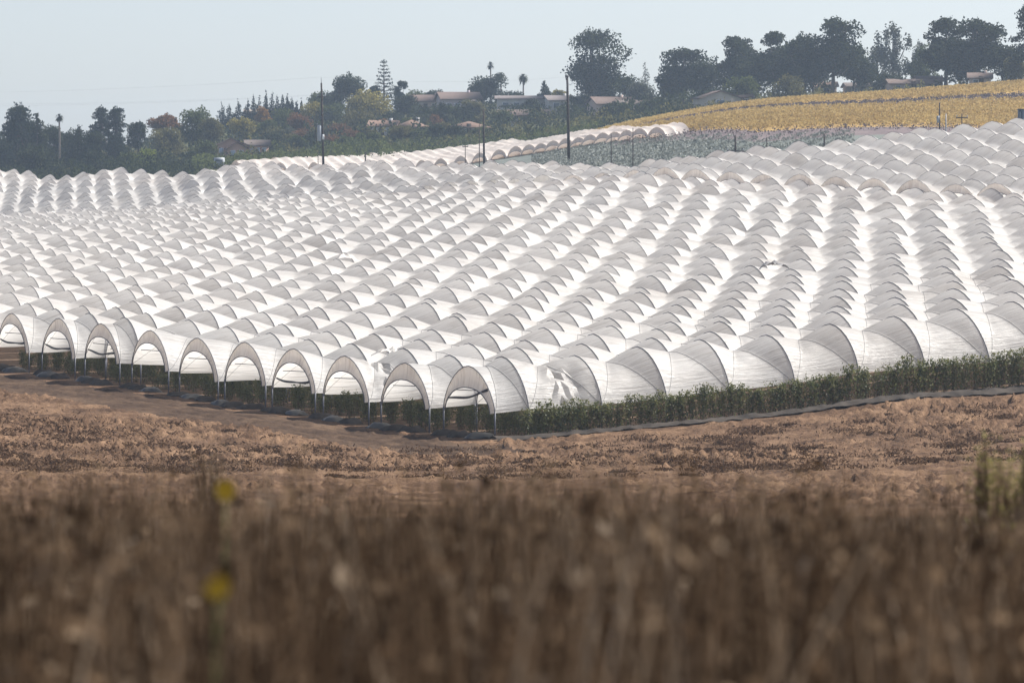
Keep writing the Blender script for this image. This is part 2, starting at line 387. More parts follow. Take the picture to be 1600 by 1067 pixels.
W_T, LEG, RISE = LB-.34, 1.52, 2.72
def prof(nv):
    ph = np.linspace(0, math.pi, nv+1)          # 0 = far gutter, pi = near gutter
    c = np.cos(ph)
    h = np.sign(1-c*c)*np.maximum(1-np.abs(c)**1.75, 0)**.635
    b = np.abs(1-2*ph/math.pi)
    return c*W_T/2, h, b
class Row:
    """geometry of one tunnel: hoop stations along direction a, cross direction b"""
    def __init__(s, origin, a, b, ts, nv=16, leg=LEG, rise=RISE, jit=1.0, low_end=False, wid=None):
        s.w = wid or W_T
        s.o = np.array(origin); s.a = a; s.b = b; s.ts = np.array(ts); s.nv = nv
        k = len(ts)
        s.leg = leg + rng.normal(0, .05, k)*jit; s.rise = rise + rng.normal(0, .075, k)*jit
        if low_end: s.rise[0] -= .26; s.leg[0] -= .1
        s.lat = rng.normal(0, .04, k)*jit
        s.skew = rng.normal(0, .085, k)*jit
        c, h, s.bb = prof(nv); s.c, s.h = c*s.w/W_T, h
        s.H = np.array([s.hoop_pts(i) for i in range(k)])      # (k, nv+1, 3)
    def base(s, x, y): return terrain(x, y)
    def hoop_pts(s, i, c=None, h=None):
        c = s.c if c is None else c; h = s.h if h is None else h
        p = s.o + s.ts[i]*s.a
        e1 = p + s.b*s.w/2; e2 = p - s.b*s.w/2
        z1, z2 = tz(*e1), tz(*e2)
        f = (c/(s.w/2)+1)/2
        zb = z2+(z1-z2)*f
        xy = p[None]+np.outer(c+s.lat[i], s.b) + np.outer(h*s.skew[i], s.a)
        return np.column_stack([xy, zb+s.leg[i]+s.rise[i]*h])
    def cover(s, dip=.58, crumple=(), tears=()):
        nv = s.nv; nu = nv
        u = np.linspace(0, 1, nu+1); a_ = np.abs(2*u-1)
        aa, bb = np.meshgrid(a_, s.bb, indexing='ij')
        r = lambda x: 1-x**1.35
        mx = np.maximum(aa, bb)
        hoopf = aa >= bb
        sN = np.where(hoopf, (1-aa)/np.maximum(1-bb, 1e-6), (1-bb)/np.maximum(1-aa, 1e-6))
        sN = np.clip(sN, 0, 1)
        rr = np.where(hoopf, r(bb), r(aa))
        bul = np.where(hoopf, .05*rr, .04*rr)
        base = rr*sN - bul*np.sin(math.pi*sN) + np.where(hoopf, 0, .42*(1-sN)*(1-aa*aa))
        # profile normals (outward, in the cross plane)
        dc = np.gradient(s.c); dh = np.gradient(s.h*s.rise.mean())
        nn = np.stack([-dh, dc], 1); nn /= np.linalg.norm(nn, axis=1, keepdims=True); nn *= -1
        nn[:, 0] = np.where(np.sign(nn[:, 0]) == 0, 0, nn[:, 0])
        Vs, Qs, Ts, S = [], [], [], []
        nb = 0
        ii, jj = np.meshgrid(np.arange(nu), np.arange(nv), indexing='ij')
        v00 = ii*(nv+1)+jj; v10 = v00+nv+1; v01 = v00+1; v11 = v10+1
        # split each quad along the rope that crosses it
        um = (ii+.5)/nu-.5; vm = (jj+.5)/nv-.5
        diag = (um*vm) > 0
        t1 = np.where(diag[..., None, None], np.stack([np.stack([v00, v10, v11], -1), np.stack([v00, v11, v01], -1)], -2),
                      np.stack([np.stack([v00, v10, v01], -1), np.stack([v10, v11, v01], -1)], -2)).reshape(-1, 3)
        t1 = t1[:, ::-1]
        arc = np.linspace(0, 9.2, nv+1)
        for k in range(len(s.ts)-1):
            L = s.ts[k+1]-s.ts[k]
            d = dip*min(1, L/(LA*s.w/W_T))*(1+np.clip(rng.normal(0, .15), -.4, .5))
            P = s.H[k][None]*(1-u)[:, None, None] + s.H[k+1][None]*u[:, None, None]
            dd = base*d
            if k in crumple:
                U, Vv = np.meshgrid(u*L, arc, indexing='ij')
                wgt = np.clip(1-np.abs(aa)**2, 0, 1)*np.clip(1-bb**6, 0, 1)*np.clip((Vv-4.2)/1.5, 0, 1)
                dd = dd + (np.abs(fbm(U*2.4+.9*Vv+k, Vv*.8, 4)-.5)*2.2-.3)*.5*wgt
            else:
                U, Vv = np.meshgrid(u*L+s.ts[k], arc, indexing='ij')
                dd = dd + (fbm(U*.5+s.o[0], Vv*1.1+s.o[1], 3)-.5)*.17*np.sin(math.pi*u)[:, None]*np.clip((1-bb)*4, 0, 1)
            P = P - np.concatenate([nn[None, :, :1]*dd[..., None]*s.b[0], nn[None, :, :1]*dd[..., None]*s.b[1], nn[None, :, 1:]*dd[..., None]], -1)
            Vs.append(P.reshape(-1, 3)); Ts.append(t1+nb); nb += (nu+1)*(nv+1)
            su = np.stack([np.broadcast_to((s.ts[k]+u*L)[:, None], P.shape[:2]), np.broadcast_to(arc[None], P.shape[:2]), np.full(P.shape[:2], s.o[0]*3.7+k*17.3)], -1)
            S.append(su.reshape(-1, 3))
            s.lastP = P
            if not hasattr(s, 'bays'): s.bays = []
            s.bays.append(P)
        return np.concatenate(Vs), np.concatenate(Ts), np.concatenate(S)

def build_tunnel(row, label, group, cmat, dip=.58, hoop=True, end=None, ropes=0, legs=0, crumple=(), rad=.042, hoop_sides=5, flap=None):
    p = row.o + row.ts[0]*row.a
    root = empty('polytunnel', (p[0], p[1], tz(*p)), label, 'polytunnel', group)
    V, T, S = row.cover(dip, crumple)
    obj('cover', V, [T], cmat, root, True, {'suv': S}, sharp=28)
    if hoop:
        for i in range(len(row.ts)):
            H = row.H[i].copy(); H[:, 2] += .012
            mb = MB().tube(H, rad, hoop_sides, False); mb.build('hoop', M['steel'], root, True)
    if legs:
        for i in range(min(legs, len(row.ts))):
            for e in (0, -1):
                q_ = row.H[i][e]
                MB().tube([(q_[0], q_[1], tz(q_[0], q_[1])-.15), (q_[0], q_[1], q_[2]+.05)], .05, 6).build('leg', M['steel'], root, True)
    for k in range(min(ropes, len(row.ts)-1)):
        Pb = row.bays[k]; n = row.nv
        for dr in (0, 1):
            pts = np.array([Pb[i if dr == 0 else n-i, i] for i in range(n+1)]); pts[:, 2] += .01
            MB().tube(pts, .014, 4, False).build('rope', M['rope'], root, True)
    if end:
        # gathered band of sheet drawn in across the open end
        nseg = 40
        ph = np.linspace(.0, math.pi, nseg+1); c = np.cos(ph); h = np.maximum(1-np.abs(c)**1.75, 0)**.635
        outer = row.hoop_pts(0, c*row.w/2, h)
        th = end
        hi = np.maximum(1-np.abs(c)**2.2, 0)**.55
        inner = row.hoop_pts(0, c*(row.w/2-.30-.1*th), np.maximum(hi*(1-th/RISE), 0))
        inner[:, 2] -= .06
        Vs = []; S = []
        m = 5
        for j in range(m+1):
            f = j/m
            pl = outer*(1-f)+inner*f
            rip = (fbm(np.arange(nseg+1)*.9+row.o[0], np.full(nseg+1, f*1.2), 2)-.5)*.16*math.sin(math.pi*min(f*.8+.1, 1))
            pl[:, :2] += np.outer(rip - .10*f + .06*math.sin(math.pi*f), row.a) * 1.0
            Vs.append(pl); S.append(np.stack([np.full(nseg+1, f*th), np.linspace(0, 9, nseg+1), np.full(nseg+1, row.o[1])], -1))
        Vs = np.concatenate(Vs); S = np.concatenate(S)
        id_ = np.arange((m+1)*(nseg+1)).reshape(m+1, nseg+1)
        q_ = np.stack([id_[:-1, :-1], id_[:-1, 1:], id_[1:, 1:], id_[1:, :-1]], -1).reshape(-1, 4)
        fl = obj('end_flap', Vs, [q_], flap or M['flap'], root, True, {'suv': S})
        MB().tube(Vs[-(nseg+1):], .03, 5, False).build('drawcord', M['steel'], fl, True)
    return root

# --- front block
rows1 = []
def front_rows():
    n = 0
    while n < 62:
        o = P0 + n*LB*B
        t_lo = float(end_t(n)); lat0 = 1.48 + rng.normal(0, .25)
        # picture limits
        def tx(px):
            k = (px-800)/F
            return (k*o[1]-o[0])/(A[0]-k*A[1])
        lo = max(t_lo, tx(-170)); hi = min(SEAM-.6*math.sin(n*1.7), tx(1790))
        n += 1
        if hi-lo < 3: continue
        ts = [lo] if lo == t_lo else []
        k0 = math.ceil((lo-lat0)/LA)
        for k in range(k0, 80):
            t = lat0+k*LA+rng.normal(0, .2)
            if t > hi: break
            if ts and t-ts[-1] < 1.15: continue
            ts.append(t)
        if hi < tx(1789) and hi-ts[-1] > 1.2: ts.append(hi)
        yield n-1, o, ts, lo == t_lo
for n, o, ts, has_end in front_rows():
    if n == 0: lab = 'white plastic tunnel at the front of the field, directly behind the outer hedge'
    elif has_end and n <= 9: lab = 'white plastic tunnel whose open arched end is %s behind the corner tunnel' % (ordinal(n) if n > 1 else 'next')
    else: lab = 'white plastic tunnel in the near block, %s row back from the front hedge' % ordinal(n+1)
    row = Row(o, A, B, ts, 16 if n < 26 else 12, low_end=has_end)
    th = [1.25, 1.0, .92, .85, .9, .85, .85, .9, .85, .7][n] if (has_end and n <= 9) else None
    cr = (1,) if n == 0 else ((0,) if n == 2 else ())
    build_tunnel(row, lab, 'white plastic tunnels of the near block', M['cover'], .62, True, th, ropes=(30 if n < 6 else (3 if n < 10 else 0)), legs=(4 if n < 10 else 0), crumple=cr, rad=.028 if n < 10 else .021, hoop_sides=5 if n < 16 else 4)
    rows1.append((n, row, has_end))

# --- second block on the far slope
A2L = R(38.0)
A2 = np.array([math.cos(A2L), math.sin(A2L)]); B2 = np.array([-math.sin(A2L), math.cos(A2L)])
CREST = ([-400, -150, 0, 400, 600, 800, 1000, 1200, 1310, 1560, 1750, 2000], [745, 707, 677, 571, 527, 492, 464, 440, 437, 442, 445, 450])
LA2, LB2 = 4.25, 6.9
O2 = P0 + (SEAM+4.0)*A + 19*LB*B
def in2(p):
    rel = p-P0
    px = 800+F*p[0]/p[1]
    return (rel @ A) > SEAM+(4.2 if px > 620 else 1.0) and p[1] < np.interp(px, *CREST) and -150 < px < 1780
ends2 = []
cnt = 0
boff = -26*6.9
while boff < 420:
    o = O2 + boff*B2
    pc = o + ((SEAM+4-(o-P0) @ A)/(A2 @ A))*A2
    small = 800+F*pc[0]/pc[1] < 830
    LA2, LB2 = (3.5, 5.75) if small else (4.25, 6.9)
    boff += LB2
    ss = np.arange(-140, 170, .25)
    ok = np.array([in2(o+s_*A2) for s_ in ss])
    if ok.sum() < 24: continue
    lo, hi = ss[ok][0], ss[ok][-1]
    p = o+lo*A2
    at_seam = abs((p-P0) @ A - SEAM-(4.2 if 800+F*p[0]/p[1] > 620 else 1.0)) < .6
    off = rng.normal(0, .25)
    ts = [lo] if at_seam else []
    for k in range(-40, 60):
        t = off+k*LA2+rng.normal(0, .1)
        if t < lo or t > hi: continue
        if ts and t-ts[-1] < 1.3: continue
        ts.append(t)
    if len(ts) < 2: continue
    cnt += 1
    row = Row(o, A2, B2, ts, 12, rise=2.25 if small else RISE, wid=LB2-.3)
    px = 800+F*(o+ts[0]*A2)[0]/(o+ts[0]*A2)[1]
    build_tunnel(row, 'white plastic tunnel on the rising far slope, %s row from its right side' % ordinal(cnt), 'white plastic tunnels of the far slope', M['cover_far'], .62 if small else .80, True, (.8 if px > 880 else 2.0) if at_seam and px > 560 else None, 0, 0, (), .018, 4, flap=None if px > 880 else M['cover_far'])

# --- third, pinkish block beyond the poles
A3L = R(25.0)
A3 = np.array([math.cos(A3L), math.sin(A3L)]); B3 = np.array([-math.sin(A3L), math.cos(A3L)])
def in3(p):
    px = 800+F*p[0]/p[1]
    lo = np.interp(px, [250, 400, 600, 800, 1000, 1075], [697, 695, 680, 645, 583, 568])
    hi = np.interp(px, [250, 400, 600, 800, 1000, 1075], [720, 722, 742, 748, 602, 581])
    gap = 585 < px < 720 and abs(px-655) > 20 and abs(p[1]-(716-(px-585)*.03)) < 3.5
    return lo < p[1] < hi and 368 < px < 1074 and not gap
O3 = np.array([0.0, 650.0]); cnt = 0
for mrow in range(-40, 40):
    o = O3 + mrow*6.2*B3
    ss = np.arange(-160, 160, .25)
    ok = np.array([in3(o+s_*A3) for s_ in ss])
    if ok.sum() < 14: continue
    lo, hi = ss[ok][0], ss[ok][-1]
    ts = [lo]
    for k in range(-80, 90):
        t = k*2.25+rng.normal(0, .06)
        if lo+1 < t < hi: ts.append(t)
    if len(ts) < 2: continue
    cnt += 1
    row = Row(o, A3, B3, ts, 10, .12, 1.6, .6)
    build_tunnel(row, 'pinkish-white tunnel beyond the poles, %s row from its right end' % ordinal(cnt), 'pinkish tunnels of the distant block', M['cover_pink'], .42, False, 1.35, flap=M['cover_pink'])
# ------------------------------------------------------------------ leaves
def leaf_quads(C, size, aspect=.6, up=0.0, droop=None):
    """one bent-free quad per centre, random facing."""
    n = len(C)
    size = np.broadcast_to(np.asarray(size, float), (n,))
    d = rng.normal(size=(n, 3)); d[:, 2] += up; d /= np.linalg.norm(d, axis=1, keepdims=True)
    r = rng.normal(size=(n, 3))
    e1 = np.cross(d, r); e1 /= np.linalg.norm(e1, axis=1, keepdims=True)
    e2 = np.cross(d, e1)
    e1 *= size[:, None]*.5; e2 *= size[:, None]*.5*aspect
    V = np.stack([C-e1-e2*.3, C-e2+e1*.2, C+e1+e2*.2, C+e2-e1*.1], 1).reshape(-1, 3)
    return V, np.arange(4*n).reshape(n, 4)

# berry bushes -----------------------------------------------------
def bush_meshes(h, w, nl, seed):
    r = np.random.default_rng(seed)
    mb = MB(); C = []; S = []
    nc = 11
    for k in range(nc):
        a = r.random()*2*math.pi; lean = r.random()*w*.5; hh = h*(.72+.33*r.random())
        b0 = np.array([r.normal(0, .13*w), r.normal(0, .13*w), -.05])
        tip = np.array([math.cos(a)*lean, math.sin(a)*lean, hh])
        f = np.linspace(0, 1, 6)[:, None]
        p = b0*(1-f) + tip*f; p[:, :2] += np.outer(np.sin(f[:, 0]*2.6)*.06, [math.sin(a*3), math.cos(a*5)])
        p[-1, 2] -= .03
        mb.tube(p, np.linspace(.012, .005, 6), 4, False)
        m = nl//nc
        ff = .16+.88*r.random(m)**.75
        c = np.array([np.interp(ff, f[:, 0], p[:, q]) for q in range(3)]).T
        c[:, 2] = np.maximum(c[:, 2], .12)
        sp = .17*w*(1.25-ff*.75)[:, None]
        c += r.normal(size=(m, 3))*sp*np.array([1, 1, .8])
        C.append(c); S.append(.075+.075*r.random(m))
    C = np.concatenate(C); C[:, 2] = np.abs(C[:, 2]); S = np.concatenate(S)
    V, q = leaf_quads(C, S, .62, .4)
    return mb, V, q
BUSH = []
for k in range(6):
    mb, V, q = bush_meshes(1.5, 1.0, 640, 40+k)
    e = new_mesh('canes', np.concatenate(mb.V), mb.faces(), M['cane'])
    f1 = new_mesh('foliage', V, [q], M['berry']); f2 = new_mesh('foliage', V, [q], M['berry_dark'])
    BUSH.append((e, f1, f2))
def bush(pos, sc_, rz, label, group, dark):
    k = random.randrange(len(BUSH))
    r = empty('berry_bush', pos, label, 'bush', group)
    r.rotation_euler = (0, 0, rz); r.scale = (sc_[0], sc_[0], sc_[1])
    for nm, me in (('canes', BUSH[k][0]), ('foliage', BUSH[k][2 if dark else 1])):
        o = bpy.data.objects.new(nm, me); col.objects.link(o); o.parent = r
def field(t, b): return P0 + t*A + b*B
t = .9
while t < 47:
    p = field(t, -3.95+rng.normal(0, .07))
    k = min(max((t-2)/26, 0), 1)
    bush((p[0], p[1], tz(*p)), (1.08+rng.normal(0, .1), 1.13+.24*k+rng.normal(0, .11)), random.random()*6.3,
         'leafy green berry bush in the outer hedge row before the front tunnel', 'berry bushes of the outer hedge row', False)
    t += .60+.12*random.random()
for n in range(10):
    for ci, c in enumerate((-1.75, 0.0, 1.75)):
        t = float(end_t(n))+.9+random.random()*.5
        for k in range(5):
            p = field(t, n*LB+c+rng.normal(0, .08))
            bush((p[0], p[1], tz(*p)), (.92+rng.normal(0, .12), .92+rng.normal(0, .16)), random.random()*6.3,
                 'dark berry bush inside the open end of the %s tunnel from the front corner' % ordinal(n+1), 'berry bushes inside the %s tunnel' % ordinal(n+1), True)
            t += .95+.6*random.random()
# weed mat along the outer hedge, and the plastic-covered bed ends ----
def strip(name, pts2, width, mat_, lift, ripple, label, cat, nw=7):
    pts2 = np.asarray(pts2); tg = np.gradient(pts2, axis=0); tg /= np.linalg.norm(tg, axis=1, keepdims=True)
    nr = np.stack([-tg[:, 1], tg[:, 0]], 1)
    f = np.linspace(-1, 1, nw)
    P = pts2[:, None]+nr[:, None]*f[None, :, None]*width/2
    edge = 1+.16*(fbm(np.arange(len(pts2))*.23, np.zeros(len(pts2)), 3)-.5)[:, None]
    P = pts2[:, None]+nr[:, None]*(f[None, :]*edge*width/2)[..., None]
    z = terrain(P[..., 0], P[..., 1]) + lift + ripple*(fbm(P[..., 0]*1.7, P[..., 1]*1.7, 3)-.3) + .16*(1-f**2)[None]
    V = np.concatenate([P, z[..., None]], -1).reshape(-1, 3)
    i = np.arange(len(V)).reshape(len(pts2), nw)
    q = np.stack([i[:-1, :-1], i[:-1, 1:], i[1:, 1:], i[1:, :-1]], -1).reshape(-1, 4)
    o = obj(name, V, [q], mat_, smooth=True); return tag(o, label, cat)
ts_ = np.arange(-1.5, 52, .3)
strip('weed_mat', np.array([field(t, -4.55) for t in ts_]), 1.15, M['mulch'], .05, .22, 'grey plastic weed mat along the foot of the outer hedge', 'weed mat')
for n in range(10):
    for ci, c in enumerate((-1.75, 0.0, 1.75)):
        t0 = float(end_t(n)) - .2 - .6*random.random()
        L = 1.3+.6*random.random(); Wd = .95
        u = np.linspace(-1, 1, 12); v = np.linspace(-1, 1, 9)
        U, Vv = np.meshgrid(u, v, indexing='ij')
        b_ = n*LB+c+random.uniform(-.15, .15)
        P = P0[None, None] + (t0+U*L*.5)[..., None]*A + (b_+Vv*Wd*.5*(1+.2*np.sin(U*3+n)))[..., None]*B
        hh = .30*np.maximum(1-U**4, 0)*np.maximum(1-Vv**2, 0)**.7 + (fbm(U*2+n*3+ci, Vv*2, 3)-.5)*.22 + .02
        z = terrain(P[..., 0], P[..., 1])+hh
        Vx = np.concatenate([P, z[..., None]], -1).reshape(-1, 3)
        i = np.arange(len(Vx)).reshape(12, 9)
        q = np.stack([i[:-1, :-1], i[1:, :-1], i[1:, 1:], i[:-1, 1:]], -1).reshape(-1, 4)
        o = obj('bed_cover', Vx, [q], M['mulch'] if (n+ci) % 3 else M['black'], smooth=True)
        tag(o, 'crumpled dark plastic over a bed end before the %s tunnel from the front corner' % ordinal(n+1), 'plastic sheet', 'dark plastic over the bed ends of the %s tunnel' % ordinal(n+1))
# braces and hoses in the open ends ----------------------------------
for n, row, he in rows1:
    if not he or n > 9: continue
    root = [o for o in bpy.data.objects if o.name.startswith('polytunnel') and o.type == 'EMPTY' and 'group' in o and o['group'].endswith('near block')][[r[0] for r in rows1].index(n)]
    nv = row.nv
    def inner(k, j, f=.80):
        m_ = (row.H[k][0]+row.H[k][nv])/2; q = row.H[k][j]
        return m_*(1-f)+q*f
    k2 = min(2, len(row.ts)-1)
    a_ = inner(0, int(nv*.30), .72); b_ = inner(k2, nv-2, .62)
    a2 = inner(1, int(nv*.16), .80); b2 = inner(k2, int(nv*.45), .7)
    for p, q in ((a2, b2), (a_, b_)):
        MB().tube([p, (p+q)/2, q], .026, 5).build('brace', M['steel'], root, True)
    if n in (0, 3, 7, 8, 9):
        p = inner(0, 2, .86); q = inner(0, nv-2, .80) + np.array([0, 0, .1 + (.6 if n == 0 else 0)])
        f = np.linspace(0, 1, 14)[:, None]
        L = p*(1-f)+q*f; L[:, 2] += (-.16*np.sin(math.pi*f) + .03*np.sin(f*9+n))[:, 0]
        MB().tube(L, .05+.03*np.abs(np.sin(f[:, 0]*5)), 6).build('rolled_strip', M['black'], root, True)
# loose bunched sheets
def bunch(px, py_up, D, size, label, m_):
    p = at(px, D); n = 15
    u = np.linspace(-1, 1, n); U, Vv = np.meshgrid(u, u, indexing='ij')
    h = (np.abs(fbm(U*2.6+px, Vv*1.4, 4)-.5)*2.2)*size*.55*np.maximum(1-U**2*.8, 0)
    V = np.stack([p[0]+U*size, p[1]+Vv*size*.45, p[2]+py_up+h-.3*size*np.abs(U)**2], -1).reshape(-1, 3)
    i = np.arange(n*n).reshape(n, n)
    q = np.stack([i[:-1, :-1], i[1:, :-1], i[1:, 1:], i[:-1, 1:]], -1).reshape(-1, 4)
    S = np.stack([U*3, Vv*3, U*0], -1).reshape(-1, 3)
    tag(obj('loose_sheet', V, [q], m_, smooth=False, attrs={'suv': S}), label, 'loose sheet')
bunch(1210, 4.3, 290, 1.15, 'bunched grey netting lying on a tunnel roof right of centre', M['rope'])
bunch(540, 4.05, 330, 1.1, 'crumpled grey sheet lying on the tunnel roofs left of centre', M['cover_far'])
bunch(606, 4.0, 228, 1.0, 'white crumpled sheet bunched on the roof behind the second open end', M['cover'])

# ------------------------------------------------------------------ trees
fo = {}
def fol(key):
    pal = dict(dark=((.028, .037, .020), (.012, .018, .011), (.055, .065, .03)),
               conifer=((.026, .038, .026), (.012, .02, .016), (.04, .052, .032)),
               green=((.075, .092, .032), (.034, .046, .019), (.12, .14, .045)),
               olive=((.115, .108, .042), (.055, .056, .026), (.18, .165, .065)),
               bright=((.18, .22, .04), (.08, .11, .025), (.28, .31, .06)),
               yellow=((.22, .19, .05), (.10, .095, .03), (.34, .29, .08)),
               orange=((.24, .13, .035), (.13, .08, .03), (.34, .2, .06)),
               rust=((.16, .085, .045), (.07, .045, .028), (.25, .13, .06)),
               grey=((.075, .085, .06), (.045, .052, .04), (.11, .12, .085)),
               wispy=((.075, .08, .055), (.04, .045, .034), (.10, .105, .075)))
    if key not in fo: fo[key] = foliage('leaf_'+key, *pal[key][:2], pal[key][2], .35, .3)
    return fo[key]
def lobes_cloud(lobes, n, size, shell=.55):
    lob = np.array(lobes, float)             # x y z rx ry rz
    wgt = lob[:, 3]*lob[:, 4]+lob[:, 3]*lob[:, 5]; wgt = wgt/wgt.sum()
    k = rng.choice(len(lob), n, p=wgt)
    d = rng.normal(size=(n, 3)); d /= np.linalg.norm(d, axis=1, keepdims=True)
    rr = shell+(1-shell)*rng.random(n)**.6
    rr *= 1+.28*(vnoise(d[:, 0]*2.1+k*5.3, d[:, 2]*2.1+d[:, 1]*1.3)-.5)*2
    C = lob[k, :3]+d*rr[:, None]*lob[k, 3:]
    return leaf_quads(C, size*(.6+.8*rng.random(n)), .7, .25)
def limbs(mb, base, h, lobes, r0, frac=.45, n=7, lean=0.0):
    top = np.array([lean*h, 0, h*frac])
    f = np.linspace(0, 1, 5)
    tr = np.stack([lean*h*f, .02*h*np.sin(f*3), h*frac*f], 1)
    mb.tube(tr+base, np.linspace(r0, r0*.6, 5), 7)
    pick = rng.choice(len(lobes), min(n, len(lobes)), replace=False)
    for i in pick:
        l = np.array(lobes[i][:3]); s0 = tr[-1]*(.75+.25*random.random())
        m_ = (s0+l)/2+np.array([0, 0, -.06*h])
        mb.tube(np.array([s0, m_, l])+base, [r0*.5, r0*.32, r0*.13], 5)
def tree(px, ytop, wpx, D, kind, leaf, label, name='tree', n=None, group=None, cat='tree', bark='bark', ybase=None):
    p = at(px, D)
    h = zrow(ytop, D)-p[2]
    w = wpx*D/F/2
    if h < 1.0: h = 1.5
    h = max(h, .8*w)
    root = empty(name, tuple(p), label, cat, group)
    mb = MB(); lobes = []; lf = .42; shell = .5; nl = 2200
    r0 = max(.12, .03*h)
    R_ = random.random
    if kind == 'broad':
        for k in range(15):
            a = R_()*6.28; q = R_()**.5; zz = .34+.56*R_()
            env = math.sqrt(max(.12, 1-((zz-.55)/.5)**2))
            rr = w*(.30+.20*R_())
            lobes.append((math.cos(a)*q*(w-rr*.8)*env, math.sin(a)*q*(w-rr*.8)*env, h*zz, rr, rr, rr*(.7+.3*R_())))
        for l in list(lobes[:3]): lobes.append((l[0]*.3, l[1]*.3, h*.93-w*.25, w*.34, w*.34, w*.3))
        limbs(mb, p, h, lobes, r0, .4)
        nl = 2400
    elif kind == 'shrub':
        for k in range(13):
            a = R_()*6.28; q = R_()**.5; rr = w*(.28+.2*R_()); zz = .12+.66*R_()
            env = math.sqrt(max(.1, 1-(zz)**2))
            lobes.append((math.cos(a)*q*(w-rr)*env*1.15, math.sin(a)*q*(w-rr)*env, h*zz, rr, rr, min(rr, h*.3)))
        limbs(mb, p, h, lobes, r0*.6, .3, 4)
        nl = 1500; shell = .4
    elif kind == 'euc':
        # tall crown of separate billowing heads carried on long limbs
        for k in range(24):
            a = R_()*6.28; q = R_()**.45; zz = .30+.62*R_()
            env = math.sqrt(max(.1, 1-((zz-.60)/.46)**2))
            rr = w*(.16+.15*R_())
            lobes.append((math.cos(a)*q*w*.85*env, math.sin(a)*q*w*.7*env, h*zz, rr*1.15, rr, rr*.8))
        for k in range(4):
            rr = w*(.22+.1*R_()); lobes.append(((R_()-.5)*w*.5, (R_()-.5)*w*.5, h-rr*.85, rr, rr, rr*.8))
        for k in range(6):
            rr = w*(.3+.1*R_()); lobes.append(((R_()-.5)*w*.7, (R_()-.5)*w*.6, h*(.4+.22*R_()), rr, rr, rr*1.1))
        limbs(mb, p, h, lobes, r0*1.1, .34, 14)
        nl = 4200; shell = .45
    elif kind == 'wispy':
        for k in range(26):
            a = R_()*6.28; q = R_()**.6; zz = .25+.68*R_()
            env = math.sqrt(max(.1, 1-((zz-.5)/.52)**2))
            rr = w*(.12+.1*R_())
            lobes.append((math.cos(a)*q*w*.8*env, math.sin(a)*q*w*.7*env, h*zz, rr, rr, rr*1.9))
        limbs(mb, p, h, lobes, r0, .5, 18)
        nl = 2600; shell = .2
    elif kind == 'spire':
        for k in range(11):
            f = k/10; rr = w*(1.0-f*.92)*(.75+.35*R_())
            lobes.append(((R_()-.5)*w*.25, (R_()-.5)*w*.25, h*(.12+.86*f), rr, rr, h*.075))
        mb.tube(np.array([(0, 0, -.3), (0, 0, h*.5), (0, 0, h*.97)])+p, [r0*.7, r0*.4, .04], 6)
        nl = 900; lf = .38; shell = .5
    elif kind == 'cone':
        for k in range(18):
            f = k/17; rr = w*(1.0-f*.80)*(.45+.3*R_()); a = R_()*6.28; off = w*(1-f)*.55
            lobes.append((math.cos(a)*off, math.sin(a)*off, h*(.14+.80*f), rr, rr, rr*.8))
        mb.tube(np.array([(0, 0, -.3), (0, 0, h*.5), (0, 0, h*.95)])+p, [r0, r0*.6, .06], 6)
        nl = 2200; shell = .45
    elif kind == 'pine':
        for k in range(22):
            f = k/21; a = k*2.4+R_(); off = w*(1-f*.75)*(.35+.6*R_())
            rr = w*(.22+.16*R_())
            lobes.append((math.cos(a)*off, math.sin(a)*off, h*(.26+.70*f), rr*1.3, rr*1.1, rr*.42))
        lobes.append((0, 0, h*.96, w*.28, w*.28, w*.22))
        limbs(mb, p, h, lobes, r0, .85, 12)
        nl = 2400; shell = .35
    elif kind == 'norfolk':
        for k in range(13):
            f = k/12; L = w*(1.0-f*.78)
            for j in range(5):
                a = j*1.2566+k*.7+R_()*.3
                tip = np.array([math.cos(a)*L, math.sin(a)*L, h*(.20+.76*f)+L*.16])
                mb.tube(np.array([[0, 0, h*(.20+.76*f)], tip*.5+np.array([0, 0, h*(.1+.38*f)]), tip])+p, [.10, .07, .03], 4, False)
                for g_ in (.6, .85, 1.0):
                    lobes.append((tip[0]*g_, tip[1]*g_, h*(.20+.76*f)+L*.16*g_, L*.17+.1, L*.17+.1, L*.10+.12))
        lobes.append((0, 0, h*.985, w*.22, w*.22, w*.26))
        mb.tube(np.array([(0, 0, -.3), (0, 0, h*.5), (0, 0, h)])+p, [r0*.8, r0*.5, .06], 6)
        nl = 1500; lf = .34; shell = .2
    elif kind == 'umbrella':
        for k in range(16):
            a = R_()*6.28; q = R_()**.5; rr = w*(.24+.14*R_())
            lobes.append((math.cos(a)*q*w*.78, math.sin(a)*q*w*.7, h*(.86-.22*q*q-.1*R_()), rr*1.2, rr, rr*.62))
        limbs(mb, p, h, lobes, r0, .42, 13)
        nl = 2000; shell = .3
    lobes = [(l[0], l[1], l[2], l[3]*1.14, l[4]*1.14, l[5]*(1.14 if kind not in ('pine', 'umbrella') else 1.5)) for l in lobes]
    V, q = lobes_cloud(lobes, int((n or nl)*(1.0 if kind in ('spire', 'norfolk', 'wispy') else 1.85 if kind == 'euc' else 2.1)), max(lf, .44)*max(.8, min(1.3, w/4.5)), shell*.6)
    mb.build('trunk', M[bark], root, True)
    V = V + p; V[:, 2] = np.maximum(V[:, 2], p[2]+.05)
    obj('crown', V, [q], fol(leaf), root)
    return root
